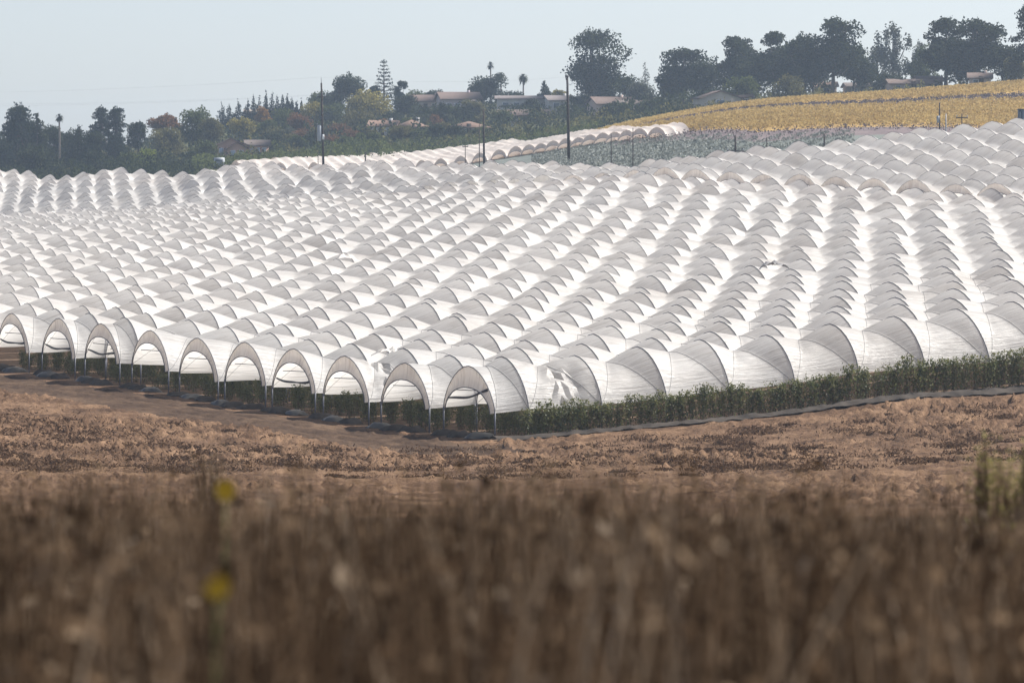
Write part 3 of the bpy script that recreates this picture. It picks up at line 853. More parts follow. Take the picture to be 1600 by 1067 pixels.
def palm(px, ytop, rpx, D, label, droop=.5, tall_trunk=.16):
    p = at(px, D); h = zrow(ytop, D)-p[2]; r = rpx*D/F
    root = empty('palm_tree', tuple(p), label, 'palm tree', 'palms among the far houses')
    hc = h-r
    f = np.linspace(0, 1, 9)
    MB().tube(np.stack([.12*np.sin(f*2.5), 0*f, hc*f-.2*(f == 0)], 1)+p, np.linspace(tall_trunk*1.5, tall_trunk, 9), 8).build('trunk', M['palebark'], root, True)
    Vs = []; Q = []; nb = 0
    for k in range(52):
        a = random.random()*6.28; el = random.uniform(-1.0, 1.35); L = r*(.8+.35*random.random())
        d = np.array([math.cos(a)*math.cos(el), math.sin(a)*math.cos(el), math.sin(el)])
        side = np.cross(d, [0, 0, 1]); side /= np.linalg.norm(side)+1e-9
        s = np.linspace(0, 1, 5); wd = L*.16*np.array([.15, .7, 1.0, .8, .1])
        c = np.outer(s*L, d); c[:, 2] -= droop*L*s**2.2
        c = c+p+np.array([.07, 0, hc])
        V = np.concatenate([c-side*wd[:, None], c+side*wd[:, None]])
        Vs.append(V)
        for j in range(4): Q.append((nb+j, nb+j+1, nb+5+j+1, nb+5+j))
        nb += 10
    # skirt of old fronds
    obj('crown', np.concatenate(Vs), [np.array(Q)], fol('dark'), root)
G = 'trees of the far treeline'
T = [
 (-6,184,66,800,'cone','conifer','dark bushy conifer cut off by the left edge of the photo'),
 (28,168,78,815,'pine','conifer','ragged dark pine near the left edge with a notched top'),
 (58,174,70,805,'cone','dark','dark conical conifer between the ragged pine and the lone palm'),
 (84,194,54,812,'broad','dark','low dark tree at the foot of the lone tall palm'),
 (124,193,56,800,'cone','dark','dark pointed tree just right of the lone tall palm'),
 (40,190,80,835,'broad','dark','wide dark tree behind the ragged pine near the left edge'),
 (104,206,54,830,'broad','dark','dark tree closing the gap right of the lone tall palm'),
 (140,205,46,790,'broad','dark','rounded dark tree below the forked pine'),
 (157,169,42,845,'pine','conifer','slender tufted pine, left one of a close pair'),
 (181,170,44,835,'pine','conifer','bushy dark pine, right one of a close pair'),
 (186,205,52,800,'cone','conifer','dense dark green conifer below the close pair of pines'),
 (216,188,40,850,'broad','dark','dark green tree left of the rust-tinted umbrella tree'),
 (256,175,62,855,'umbrella','rust','rust-tinted umbrella tree with bare limbs showing'),
 (258,205,60,830,'broad','olive','olive tree filling the space below the umbrella tree'),
 (306,170,62,850,'broad','green','large green tree with a leaning pointed top left of the conifer row'),
 (330,185,44,845,'broad','olive','olive tree at the right flank of the large leaning green tree'),
 (228,230,46,770,'shrub','bright','bright green round shrub above the left tunnels'),
 (200,238,40,768,'shrub','green','dark green shrub beside the bright green round one'),
 (262,236,54,775,'shrub','olive','olive-brown shrub left of the salmon house'),
 (318,222,56,785,'shrub','green','wide dark green shrub just left of the salmon house'),
 (150,238,60,770,'shrub','dark','dark low shrub above the white crest below the pair of pines'),
 (60,232,100,768,'shrub','dark','broad dark shrub mass below the ragged pine'),
 (378,185,46,880,'broad','yellow','yellow-green tree right above the salmon house'),
 (412,168,30,925,'broad','orange','small orange autumn tree in front of the conifer row'),
 (398,190,34,905,'broad','olive','olive tree below the small orange autumn tree'),
 (440,176,52,915,'broad','green','grey-green round tree below the conifer row'),
 (424,205,50,870,'broad','olive','pale olive tree right of the flat roofed house'),
 (470,180,46,880,'broad','rust','brownish tree left of the pole with the transformer'),
 (488,160,46,930,'broad','yellow','yellow-tinted tree behind the transformer pole'),
 (455,216,44,830,'shrub','green','green shrub left of the transformer pole base'),
 (498,205,56,850,'shrub','olive','olive shrub behind the transformer pole'),
 (544,121,62,960,'broad','dark','tall dark dome-shaped tree right of the transformer pole'),
 (520,165,50,930,'broad','green','green tree at the left foot of the dome-shaped tree'),
 (574,148,74,920,'broad','yellow','wide yellow-green tree below the norfolk pine'),
 (560,180,60,890,'broad','olive','olive tree in front of the wide yellow-green one'),
 (530,205,60,850,'shrub','rust','brown-olive shrub right of the transformer pole'),
 (600,95,44,950,'norfolk','conifer','tall sparse tiered norfolk pine against the sky'),
 (582,133,26,955,'broad','conifer','small dark tree left of the tiered norfolk pine'),
 (626,124,26,955,'broad','conifer','small dark tree right of the tiered norfolk pine'),
 (612,180,40,905,'broad','dark','dark tree at the foot of the tiered norfolk pine'),
 (637,150,44,940,'broad','dark','dark tree between the norfolk pine and the mauve house'),
 (676,142,40,960,'broad','dark','dark tree top left of the large mauve house'),
 (664,172,48,900,'broad','dark','dark tree standing before the large mauve house'),
 (690,160,56,890,'cone','dark','blue-green conifer covering the left of the mauve house'),
 (722,172,44,880,'broad','dark','round dark tree below the mauve house'),
 (655,200,40,870,'shrub','olive','olive shrub by the white house with the tiled roof'),
 (745,178,40,890,'shrub','olive','olive bush between the mauve house and the ranch house'),
 (700,166,34,905,'broad','green','grey-green tree right before the large mauve house'),
 (738,158,40,900,'broad','olive','olive tree at the right side of the large mauve house'),
 (786,172,44,860,'shrub','green','green bush at the left end of the long ranch house'),
 (842,172,40,858,'shrub','olive','olive bush at the right end of the long ranch house'),
 (616,196,30,815,'shrub','green','green bush between the white tiled houses'),
 (578,196,30,815,'shrub','olive','olive bush left of the white tiled houses'),
 (752,198,34,810,'shrub','green','low green bush right of the orange hipped roof'),
 (972,162,36,850,'shrub','green','green bush in front of the pink houses'),
 (500,148,54,960,'broad','green','green tree behind the yellow-tinted one right of the transformer pole'),
 (524,140,40,968,'broad','dark','dark tree at the left shoulder of the tall dome-shaped tree'),
 (652,146,54,968,'broad','green','rounded green tree on the skyline right of the norfolk pine'),
 (420,186,40,890,'broad','green','green tree right of the yellow-green one above the salmon house'),
 (766,122,62,960,'broad','dark','large dark tree in front of the two tall palms'),
 (745,132,30,965,'broad','grey','thin grey-green tree left of the two tall palms'),
 (803,148,52,935,'broad','dark','dark tree between the palms and the white walled house'),
 (826,158,36,915,'broad','dark','dark round tree below the single right palm'),
 (850,126,38,930,'cone','dark','dark conical tree left of the plain wooden pole'),
 (874,140,30,940,'broad','yellow','pale yellow-green tree behind the plain wooden pole'),
 (905,150,40,900,'broad','green','green tree below the left side of the great round eucalyptus'),
 (930,47,118,900,'euc','dark','great round eucalyptus standing alone right of the tall pole'),
 (936,110,84,905,'broad','dark','dark tree filling in below the great round eucalyptus'),
 (975,120,50,910,'broad','dark','dark tree at the right flank of the great round eucalyptus'),
 (1008,97,26,950,'spire','grey','small pointed hazy tree between two big eucalyptus'),
 (1002,132,56,890,'broad','grey','grey-green rounded tree below the small pointed hazy tree'),
 (1067,76,86,880,'euc','dark','wide dark eucalyptus left of the long eucalyptus row'),
 (1050,120,70,885,'broad','dark','dark lower tree in front of the wide eucalyptus'),
 (1048,158,34,830,'shrub','grey','pale grey-green bush at the left end of the yellow vineyard'),
 (1020,165,54,840,'shrub','dark','dark bush above the left end of the yellow vineyard'),
 (960,176,60,840,'shrub','dark','dark hedge bush right of the great eucalyptus trunk'),
 (1150,58,80,850,'euc','dark','leftmost tall eucalyptus of the long row above the vineyard'),
 (1216,50,86,840,'euc','dark','second tall eucalyptus of the long row above the vineyard'),
 (1302,28,112,830,'euc','dark','tallest eucalyptus of the long row, with airy top branches'),
 (1258,58,80,835,'euc','dark','dark eucalyptus at the left shoulder of the tallest one'),
 (1185,95,90,845,'broad','dark','dense dark tree inside the left part of the eucalyptus row'),
 (1270,88,90,838,'broad','dark','dense dark tree inside the right part of the eucalyptus row'),
 (1346,92,50,835,'euc','dark','smaller eucalyptus at the right end of the long row'),
 (1120,140,56,842,'shrub','grey','grey bush under the left end of the eucalyptus row'),
 (1395,38,78,930,'wispy','wispy','hazy grey-green tree with upright bare twigs between the dark groups'),
 (1372,80,60,935,'wispy','wispy','hazy thin tree left of the one with upright bare twigs'),
 (1432,62,48,880,'wispy','wispy','thin see-through tree left of the dark right group'),
 (1432,92,44,860,'broad','dark','dark low tree left of the dark right group'),
 (1478,28,80,800,'euc','dark','tall airy eucalyptus, left one of the dark right group'),
 (1524,30,106,790,'euc','dark','dense domed eucalyptus in the middle of the dark right group'),
 (1500,68,104,795,'broad','dark','dense dark tree in front of the domed eucalyptus'),
 (1566,70,78,785,'broad','dark','olive-dark tree right of the domed eucalyptus'),
 (1606,8,64,760,'pine','conifer','dark layered pine cut off by the right edge of the photo'),
 (1585,92,40,765,'broad','olive','olive tree below the layered pine at the right edge'),
 (1108,98,70,870,'broad','dark','dark tree joining the wide eucalyptus to the long eucalyptus row'),
 (1236,66,84,862,'broad','dark','dense dark tree between the second and tallest eucalyptus'),
 (1334,76,70,858,'broad','dark','dense dark tree behind the right shoulder of the tallest eucalyptus'),
 (1448,76,62,840,'broad','green','dull green tree behind the thin see-through one'),
 (1160,120,70,800,'shrub','green','green bush under the leftmost tall eucalyptus'),
 (1232,118,64,795,'shrub','olive','olive bush at the trunks of the second eucalyptus'),
 (1386,116,60,815,'shrub','dark','dark bush left of the long low roof above the vineyard'),
]
for i, (px, yt, w_, D, kd, lf_, lab) in enumerate(T):
    nm = {'norfolk': 'norfolk_pine', 'euc': 'eucalyptus_tree', 'pine': 'pine_tree', 'cone': 'conifer_tree', 'spire': 'conifer_tree', 'shrub': 'shrub', 'umbrella': 'umbrella_tree'}.get(kd, 'broadleaf_tree')
    tree(px, yt, w_, D, kd, lf_, lab, nm, group='shrubs of the far treeline' if kd == 'shrub' else G, cat='shrub' if kd == 'shrub' else 'tree')
for i in range(34):
    px = 425+i*8.6+random.uniform(-5, 5); D = random.uniform(785, 868)
    yg = HZ-F*at(px, D)[2]/D
    tree(px, yg-random.uniform(15, 27), random.uniform(30, 50), D, 'shrub' if i % 3 else 'broad', random.choice(['green', 'olive', 'dark', 'grey', 'green', 'dark', 'rust']),
         'rounded bushy shrub in the dense belt beyond the pinkish tunnels', 'shrub', 1700, 'shrubs of the belt beyond the pinkish tunnels', 'shrub')
for i, (px, yt, w_) in enumerate([(347,163,18),(359,164,17),(372,158,16),(381,170,16),(387,156,13),(396,150,14),(405,152,15),(416,143,12),(425,146,14),(434,150,14),(442,147,12),(449,147,13),(456,154,14),(463,158,9),(471,156,7)]):
    tree(px, yt, w_*1.65, 975, 'spire', 'conifer', '%s slender dark conifer from the left in the pointed skyline row' % ordinal(i+1), 'conifer_tree', 1500, 'pointed conifers on the skyline')
palm(92, 174, 8, 800, 'lone tall palm with a pale bare trunk at the left')
palm(766, 95, 7.5, 1000, 'tallest palm with a ball-shaped head, left of the white wall', .2)
palm(782, 107, 9.5, 985, 'spreading palm just right of the tallest one', .7)
palm(817, 110, 9.5, 985, 'single spreading palm left of the tall wooden pole', .7)
palm(592, 176, 9, 885, 'short palm standing before the white house with the tiled roof', .8)
palm(628, 178, 10, 880, 'short palm between the two wings of the white tiled house', .8)

# undergrowth that closes the gaps on the hill
def scatter(n, px0, px1, d0, d1, hfun, size, name, leaf, up=0.2):
    D = d0+(d1-d0)*rng.random(n); px = px0+(px1-px0)*rng.random(n)
    X = (px-800)*D/F; z = terrain(X, D)
    hh = hfun(px, D)*rng.random(n)**.8
    ok = hh > .03
    V, q = leaf_quads(np.stack([X, D, z+hh], 1)[ok], size*(.6+.8*rng.random(ok.sum())), .7, up)
    o = obj(name, V, [q], fol(leaf) if isinstance(leaf, str) else leaf); o['kind'] = 'stuff'
    return o
scatter(26000, -60, 1120, 758, 990, lambda p, d: 4.4*np.clip(fbm(p*.035, d*.022, 3)*2.6-.7, 0, 1)*np.clip((980-d)/60, .3, 1)*np.clip((d-750)/60, .25, 1), .7, 'undergrowth', 'dark')
scatter(16000, -80, 420, 690, 775, lambda p, d: (1.2+2.8*np.clip(fbm(p*.04+9, d*.05, 3)*2.4-.7, 0, 1))*np.clip((325-p)/60, 0, 1), .55, 'undergrowth', 'dark')
scatter(32000, -60, 1650, 765, 960, lambda p, d: 2.6*np.clip(fbm(p*.05+40, d*.03, 3)*2.6-1.0, 0, 1), .6, 'undergrowth', 'olive')
scatter(14000, 300, 640, 724, 790, lambda p, d: .8+2.0*np.clip(fbm(p*.05+19, d*.05, 3)*2.4-.7, 0, 1), .5, 'undergrowth', 'green')
scatter(5000, 640, 940, 755, 800, lambda p, d: 1.1+0*p, .5, 'green_crop_strip', 'green')

# ------------------------------------------------------------------ yellow vineyard and grey-green field
def rows_scatter(n, px0, px1, d0, d1, keep, h, size, direction, spacing, name, matl, jit=.22):
    D = d0+(d1-d0)*rng.random(n); px = px0+(px1-px0)*rng.random(n)
    X = (px-800)*D/F
    P = np.stack([X, D], 1)
    nrm = np.array([-direction[1], direction[0]])
    s = P @ nrm; s2 = np.round(s/spacing)*spacing + rng.normal(0, jit, n)
    P = P + (s2-s)[:, None]*nrm
    px = 800+F*P[:, 0]/P[:, 1]
    k = keep(px, P[:, 1]); P = P[k]
    z = terrain(P[:, 0], P[:, 1])
    hh = h*(.25+.75*rng.random(len(P)))
    V, q = leaf_quads(np.column_stack([P, z+hh]), size*(.6+.8*rng.random(len(P))), .7, .3)
    o = obj(name, V, [q], matl); o['kind'] = 'stuff'; return o
M['vine'] = foliage('vine_leaf_yellow', (.40, .295, .12), (.27, .19, .08), (.49, .38, .17), .05, .35)
M['vine_bare'] = foliage('bare_vine', (.15, .125, .125), (.10, .085, .085), (.20, .165, .155), .2, .1)
M['crop'] = foliage('silver_green_leaf', (.17, .18, .155), (.12, .13, .115), (.25, .26, .235), .4, .25, .03)
vd = np.array([math.cos(R(62)), math.sin(R(62))])
hillk = lambda px, d: (d > 548+np.clip(1180-px, 0, 300)*.34) & (px > 925) & (d < 712) & (np.abs(d-(652-(px-1300)*.02)) > 9+2.5*np.sin(px*.02))
rows_scatter(140000, 900, 1700, 500, 712, hillk, .75, .30, vd, 2.6, 'yellow_vineyard', M['vine'])
cropk = lambda px, d: (d > 496) & (d < 533+np.clip(1180-px, 0, 300)*.25) & (px > 830) & (px < 1335)
rows_scatter(60000, 820, 1640, 470, 640, cropk, .65, .28, np.array([math.cos(R(70)), math.sin(R(70))]), 3.0, 'crop_rows', M['crop'])
barek = lambda px, d: (d > 535+np.clip(1180-px, 0, 300)*.25) & (d < 545+np.clip(1180-px, 0, 300)*.34) & (px > 980)
rows_scatter(26000, 1000, 1700, 630, 676, lambda px, d: np.abs(d-(652-(px-1300)*.02)) < 8, .5, .3, vd, 2.2, 'bare_vines', M['vine_bare'])
rows_scatter(30000, 960, 1620, 480, 640, barek, .7, .26, vd, 2.2, 'bare_vines', M['vine_bare'])

# dark mesh fence along the foot of the crop field
pf = [at(x, d) for x, d in zip(np.linspace(846, 1070, 12), np.linspace(500, 488, 12))]
fr = empty('mesh_fence', tuple(pf[0]), 'low dark mesh fence along the bottom of the grey-green field', 'fence')
Vf = []; 
for p in pf: Vf += [p+np.array([0, 0, -.1]), p+np.array([0, 0, 1.35]), p+np.array([.02, .05, 1.35]), p+np.array([.02, .05, -.1])]
Qf = []
for k in range(11):
    for a_, b_ in ((0, 1), (1, 2), (2, 3)): Qf.append((4*k+a_, 4*k+4+a_, 4*k+4+b_, 4*k+b_))
obj('mesh', np.array(Vf), [np.array(Qf)], M['black'], fr)
for p in pf: MB().tube([p+np.array([0, -.06, -.2]), p+np.array([0, -.06, 1.6])], .05, 6).build('post', M['wood'], fr)

# ------------------------------------------------------------------ houses
WALL = {}
def wall_m(c):
    if c not in WALL: WALL[c] = simple('stucco_wall', c, tuple(x*.88 for x in c), .6, .9)
    return WALL[c]
ROOF = {}
def roof_m(c):
    if c not in ROOF: ROOF[c] = simple('tile_roof', c, tuple(x*.72 for x in c), 1.6, .85, 0, .4)
    return ROOF[c]
def house(px, D, w, d, hw, hr, rz, wc, rc, label, hip=False, wins=3, chim=True, door=True, ridge='x', ybase=None, pale=False, wing=None):
    p = at(px, D)
    if ybase is not None: p[2] = max(p[2], zrow(ybase, D))-.0
    root = empty('house', tuple(p), label, 'house', 'houses beyond the field')
    c, s = math.cos(rz), math.sin(rz)
    def Wd(v): v = np.asarray(v, float).reshape(-1, 3); return np.stack([v[:, 0]*c-v[:, 1]*s, v[:, 0]*s+v[:, 1]*c, v[:, 2]], 1)+p
    def shell(cx, cy, w, d, hw, hr, ridge, nm, rt):
        x, y = w/2, d/2; e = .55; b = -1.5
        wl = []; 
        base = [(-x, -y), (x, -y), (x, y), (-x, y)]
        V = [(cx+a, cy+b2, b) for a, b2 in base]+[(cx+a, cy+b2, hw) for a, b2 in base]
        Q = [(0, 1, 5, 4), (1, 2, 6, 5), (2, 3, 7, 6), (3, 0, 4, 7)]; Tt = []
        if not hip:
            if ridge == 'x':
                V += [(cx-x, cy, hw+hr), (cx+x, cy, hw+hr)]; Tt = [(7, 4, 8), (5, 6, 9)]
            else:
                V += [(cx, cy-y, hw+hr), (cx, cy+y, hw+hr)]; Tt = [(4, 5, 8), (6, 7, 9)]
        obj(nm, Wd(V), [np.array(Q)]+([np.array(Tt)] if Tt else []), wall_m(wc), rt)
        th = .22; X, Y = x+e, y+e
        k = e*hr/(y if ridge == 'x' else x)
        lo = hw-k+.03
        if hip:
            rl = max(x-y, .2)
            top = [(-rl, 0), (rl, 0)] if ridge == 'x' else [(0, -rl), (0, rl)]
            ou = [(-X, -Y), (X, -Y), (X, Y), (-X, Y)]
            V = [(cx+a, cy+b2, lo) for a, b2 in ou]+[(cx+a, cy+b2, hw+hr) for a, b2 in top]+[(cx+a, cy+b2, lo-th) for a, b2 in ou]
            Q = [(0, 1, 5, 4), (2, 3, 4, 5), (6, 7, 1, 0), (7, 8, 2, 1), (8, 9, 3, 2), (9, 6, 0, 3), (9, 8, 7, 6)]; Tt = [(1, 2, 5), (3, 0, 4)]
            rf = obj('roof', Wd(V), [np.array(Q), np.array(Tt)], roof_m(rc), rt)
        else:
            if ridge == 'x': sec = [(-Y, lo), (0, hw+hr+.03), (Y, lo), (Y, lo+th), (0, hw+hr+.03+th), (-Y, lo+th)]; ends = (-X, X); mk_ = lambda e_, q: (cx+e_, cy+q[0], q[1])
            else: sec = [(-X, lo), (0, hw+hr+.03), (X, lo), (X, lo+th), (0, hw+hr+.03+th), (-X, lo+th)]; ends = (-Y, Y); mk_ = lambda e_, q: (cx+q[0], cy+e_, q[1])
            V = [mk_(e_, q) for e_ in ends for q in sec]
            Q = [(i, (i+1) % 6, 6+(i+1) % 6, 6+i) for i in range(6)]+[(0, 1, 4, 5), (1, 2, 3, 4), (6, 11, 10, 7), (7, 10, 9, 8)]
            rf = obj('roof', Wd(V), [np.array(Q)], roof_m(rc), rt)
        return rf
    rf = shell(0, 0, w, d, hw, hr, ridge, 'wall', root)
    if wing: shell(wing[0], -d/2-wing[2]/2+.3, wing[1], wing[2], hw*.8, hr*.8, 'y', 'wing', root)
    gl = M['paleglass'] if pale else M['glass']
    def win(x, y, z, ww, hh):
        v = MB().box((0, 0, 0), (1, 1, 1)); B_ = np.concatenate(v.V)
        fr_ = obj('window', Wd(B_*np.array([ww+.25, .14, hh+.25])+np.array([x, y, z])), v.faces(), M['white'], root)
        obj('pane', Wd(B_*np.array([ww, .10, hh])+np.array([x, y-.05, z])), v.faces(), gl, fr_)
    for k in range(wins):
        x = (k+.5)/wins*w*.86-w*.43
        if wing and abs(x-wing[0]) < wing[1]/2+.5: continue
        if door and k == wins//2 and not wing and wins > 1: continue
        win(x, -d/2-.06, hw*.56, min(1.6, w/wins*.45), min(1.25, hw*.42))
    if wing:
        for dx in (-.22, .22): win(wing[0]+dx*wing[1], -d/2-wing[2]+.24, hw*.42, wing[1]*.2, hw*.36)
    elif door:
        v = MB().box((0, 0, 0), (1, 1, 1)); B_ = np.concatenate(v.V)
        obj('door', Wd(B_*np.array([1.0, .12, 2.05])+np.array([.05*w if wins % 2 == 0 else 0, -d/2-.06, 1.0])), v.faces(), M['wood'], root)
    if chim:
        v = MB().box((0, 0, 0), (1, 1, 1)); B_ = np.concatenate(v.V)
        ch = obj('chimney', Wd(B_*np.array([.65, .65, hr+.7])+np.array([w*.27, .1, hw+hr*.5+.35])), v.faces(), wall_m(wc), rf)
    return root
SAL = (.58, .36, .28); CRM = (.52, .47, .42); WHT = (.50, .485, .47); TAN = (.30, .255, .215); MAU = (.46, .40, .42); PNK = (.46, .36, .32)
RT = (.125, .085, .07); RO = (.20, .125, .09); RG = (.16, .135, .13); RB = (.11, .085, .075)
house(360, 800, 6.4, 8, 2.9, 1.3, .12, SAL, RT, 'salmon gabled house with a projecting lower gable above the left tunnels', wins=4, ridge='y', wing=(1.1, 3.9, 2.6), pale=True, chim=False)
house(402, 806, 4.6, 6, 2.2, 1.0, .1, SAL, RB, 'small house with white windows right of the salmon gabled house', wins=3, door=False, chim=False, pale=True)
house(421, 1000, 12.5, 9, 3.2, .9, .05, CRM, TAN, 'pale flat-roofed house among olive trees below the conifer row', wins=4, chim=False)
house(600, 838, 5.6, 7, 2.4, 1.1, -.1, WHT, RO, 'left wing of a white house with tiled roof beyond the pinkish tunnels', wins=3, pale=False)
house(643, 836, 5.2, 6, 2.2, 1.3, .25, WHT, RO, 'right white house with a hipped tiled roof beyond the pinkish tunnels', hip=True, wins=3, chim=True)
house(733, 832, 8.4, 8, 1.4, 1.2, 0, WHT, RO, 'white house showing a broad orange hipped roof beside the short pole', hip=True, wins=3, chim=False)
house(716, 935, 9.5, 9, 3.9, 1.6, .18, MAU, RT, 'large mauve two-storey house high on the hill', wins=4)
house(668, 955, 8, 8, 2.6, 1.5, -.1, PNK, RT, 'pinkish house partly hidden left of the large mauve house', wins=3)
house(818, 872, 11, 8, 1.9, 1.2, -.05, CRM, RT, 'long low ranch house with a dark tiled roof', wins=6, chim=False)
house(815, 930, 12, 8, 3.4, .7, 0, WHT, RG, 'white flat-topped house behind the palms', wins=4, chim=False)
house(872, 925, 6, 8, 2.8, 1.1, .2, WHT, RG, 'white house with a grey roof just left of the tall wooden pole', wins=2)
house(955, 880, 9, 9, 2.3, 1.5, .25, PNK, RT, 'pink house with a sloping roof right of the great eucalyptus trunk', wins=4)
house(992, 868, 8, 8, 1.7, 1.0, .1, PNK, RB, 'low pink house at the right of the sloping-roofed pink one', wins=3, chim=False)
house(1120, 792, 8.5, 8, 1.8, 1.4, .15, CRM, RT, 'cream gabled house just above the left part of the vineyard', wins=1, door=False, ridge='y', chim=False)
house(1148, 800, 6, 8, 1.5, 1.0, .1, PNK, RT, 'low pinkish annex right of the cream gabled house', wins=2, door=False, chim=False)
house(1288, 872, 5, 7, 2.3, 1.0, 0, PNK, RO, 'orange-roofed house seen between eucalyptus trunks', wins=2, chim=False)
house(1345, 870, 7, 8, 1.9, .8, .05, TAN, RB, 'brown-roofed house with pale side right of the eucalyptus row', wins=3, chim=False)
house(1420, 792, 8.6, 8, 1.5, .9, .04, PNK, RT, 'long house with a brown roof above the middle of the vineyard', wins=4, chim=False)
house(1450, 800, 5, 8, 1.8, 1.0, .04, TAN, RT, 'taller tan part of the long brown-roofed house', wins=2, chim=False, door=False)
house(1531, 780, 4.2, 7, 1.6, 1.0, -.1, PNK, RT, 'small pink house with a chimney right of the dark trees', wins=2, chim=True)
house(1586, 785, 4.0, 7, 2.0, .9, .1, CRM, RB, 'pale house at the right edge above the vineyard', wins=2, chim=False)

# parked white van beside the salmon house
p = at(343, 730); vr = empty('parked_van', tuple(p), 'pale grey van parked left of the salmon house behind the tunnel crest', 'van')
sec = [(-2.2, .35), (-2.2, 1.75), (-1.9, 2.05), (1.0, 2.05), (1.55, 1.35), (2.3, 1.1), (2.35, .35)]
Vv = [(y, x, z) for y in (.9, -.9) for x, z in sec]; k = len(sec)
Q = [(i, (i+1) % k, k+(i+1) % k, k+i) for i in range(k)]
mb = MB().add(np.array(Vv)+p, Q, [(0, i+1, i) for i in range(1, k-1)]+[(k, k+i, k+i+1) for i in range(1, k-1)]); mb.build('body', M['greymetal'], vr)
for x, y in ((-1.4, -.9), (-1.4, .9), (1.5, -.9), (1.5, .9)):
    MB().tube([p+np.array([y-.12, x, .36]), p+np.array([y+.12, x, .36])], .36, 12).build('wheel', M['black'], vr)
MB().box(p+np.array([0, -2.2, 1.5]), (1.3, .06, .4)).build('rear_window', M['glass'], vr)

# ------------------------------------------------------------------ poles and lines
def pole(px, ytop, D, r, label, arms=(), lean=0.0, name='utility_pole', cat='utility pole', m_=None, extra=None):
    p = at(px, D); h = zrow(ytop, D)-p[2]
    root = empty(name, tuple(p), label, cat, 'poles behind the tunnels')
    top = p+np.array([lean*h, 0, h])
    MB().tube([p+np.array([0, 0, -.5]), (p+top)/2, top], [r*1.2, r*1.05, r*.8], 10).build('shaft', m_ or M['wood'], root, True)
    for f, L in arms:
        c = p+np.array([lean*h*f, -r*1.1, h*f])
        MB().box(c, (L, .12, .14)).build('crossarm', M['wood'], root)
        for s in (-.45, .45):
            MB().tube([c+np.array([s*L, 0, .06]), c+np.array([s*L, 0, .2]), c+np.array([s*L, 0, .36])], [.035, .06, .04], 7).build('insulator', M['greymetal'], root, True)
    return root, p, h, top
DP = 600
r1, p1, h1, top1 = pole(506, 130, DP, .17, 'tall dark pole with a crossarm and transformer at the left', ((.86, 1.3),), -.025)
MB().tube([top1, top1+np.array([-.02, 0, .9])], .05, 6).build('top_pin', M['greymetal'], r1)
c = p1+np.array([-.22*h1*.025-.62, -.1, h1*.50])
tb = MB().tube([c+np.array([0, 0, -1.25]), c+np.array([0, 0, -1.1]), c+np.array([0, 0, 1.1]), c+np.array([0, 0, 1.2])], [.28, .34, .34, .2], 12).build('transformer', M['greymetal'], r1, True)
f = np.linspace(0, 1, 9)
MB().tube(np.stack([c[0]-.35-.28*np.sin(f*math.pi), c[1]+0*f, c[2]-1.5+3.0*f], 1), .09, 6).build('cable_loop', M['black'], r1, True)
MB().box(p1+np.array([-.06*h1*.1, -.2, h1*.46]), (.34, .2, .8)).build('meter_box', M['white'], r1)
r2, p2, h2, top2 = pole(756.5, 171, DP, .15, 'short bare dark pole left of centre beyond the near tunnels', (), -.012)
r3, p3, h3, top3 = pole(889, 121, DP-40, .19, 'tall plain wooden pole before the great eucalyptus', (), -.02)
MB().tube([top3+np.array([0, 0, -.9]), top3+np.array([.5, -.1, -1.15]), top3+np.array([.85, -.1, -.75])], .05, 6).build('bracket', M['greymetal'], r3, True)
MB().box(top3+np.array([-.05, -.05, .1]), (.5, .16, .22)).build('pole_cap', M['wood'], r3)
pole(1149, 212, 470, .13, 'short dark cross-shaped post above the tunnel crest', ((.62, 2.1),), 0, 'cross_post', 'post')
r5, p5, h5, _ = pole(1468, 161, 500, .10, 'thin dark pole with a hanging box before the vineyard', (), 0, 'meter_pole', 'pole')
MB().box(p5+np.array([-.2, -.12, h5*.66]), (.34, .22, .9)).build('box', M['greymetal'], r5)
pole(1478, 178, 500, .08, 'short pale post right of the thin pole with a hanging box', (), 0, 'wooden_post', 'post', M['greymetal'])
pole(1503, 178, 495, .07, 'small cross-topped post at the crest right of the short pale post', ((.9, 1.5),), 0, 'cross_post', 'post')
for px, yt, D, lab in [(571, 238, 590, 'stubby dark post behind the crest between the first two tall poles'), (727, 227, 610, 'thin stake with a small crossbar left of the short bare pole'),
                       (955, 208, 500, 'thin stake in the grey-green field right of the tall plain pole'), (989, 200, 505, 'taller thin stake in the grey-green field left of the cross-shaped post'),
                       (1198, 215, 490, 'thin stake right of the cross-shaped post'), (1288, 209, 480, 'dark stub post touching the crest of the right tunnels'), (749, 194, 612, 'slim grey stake just left of the short bare pole'),
                       (497, 236, 596, 'thin stake just left of the transformer pole base')]:
    pole(px, yt, D, .06 if 'stub' not in lab else .11, lab, ((.93, .9),) if 'crossbar' in lab else (), 0, 'stake', 'stake')
# dark cabinet at the right edge
p = at(1597, 505); cr_ = empty('dark_cabinet', tuple(p), 'blue-grey ribbed cabinet at the right edge behind the tunnel crest', 'cabinet')
zt = zrow(172, 505)
bl = simple('blue_grey_panel', (.07, .09, .13), (.04, .055, .085), 2, .5)
hh = zt-p[2]
MB().box(p+np.array([.3, 0, hh/2]), (1.6, 1.2, hh)).build('body', bl, cr_)
for k in range(4): MB().box(p+np.array([-.35+.42*k, -.62, hh*.55]), (.09, .06, hh*.8)).build('rib', M['greymetal'], cr_)
MB().box(p+np.array([.3, 0, hh+.06]), (1.75, 1.35, .12)).build('lid', bl, cr_)
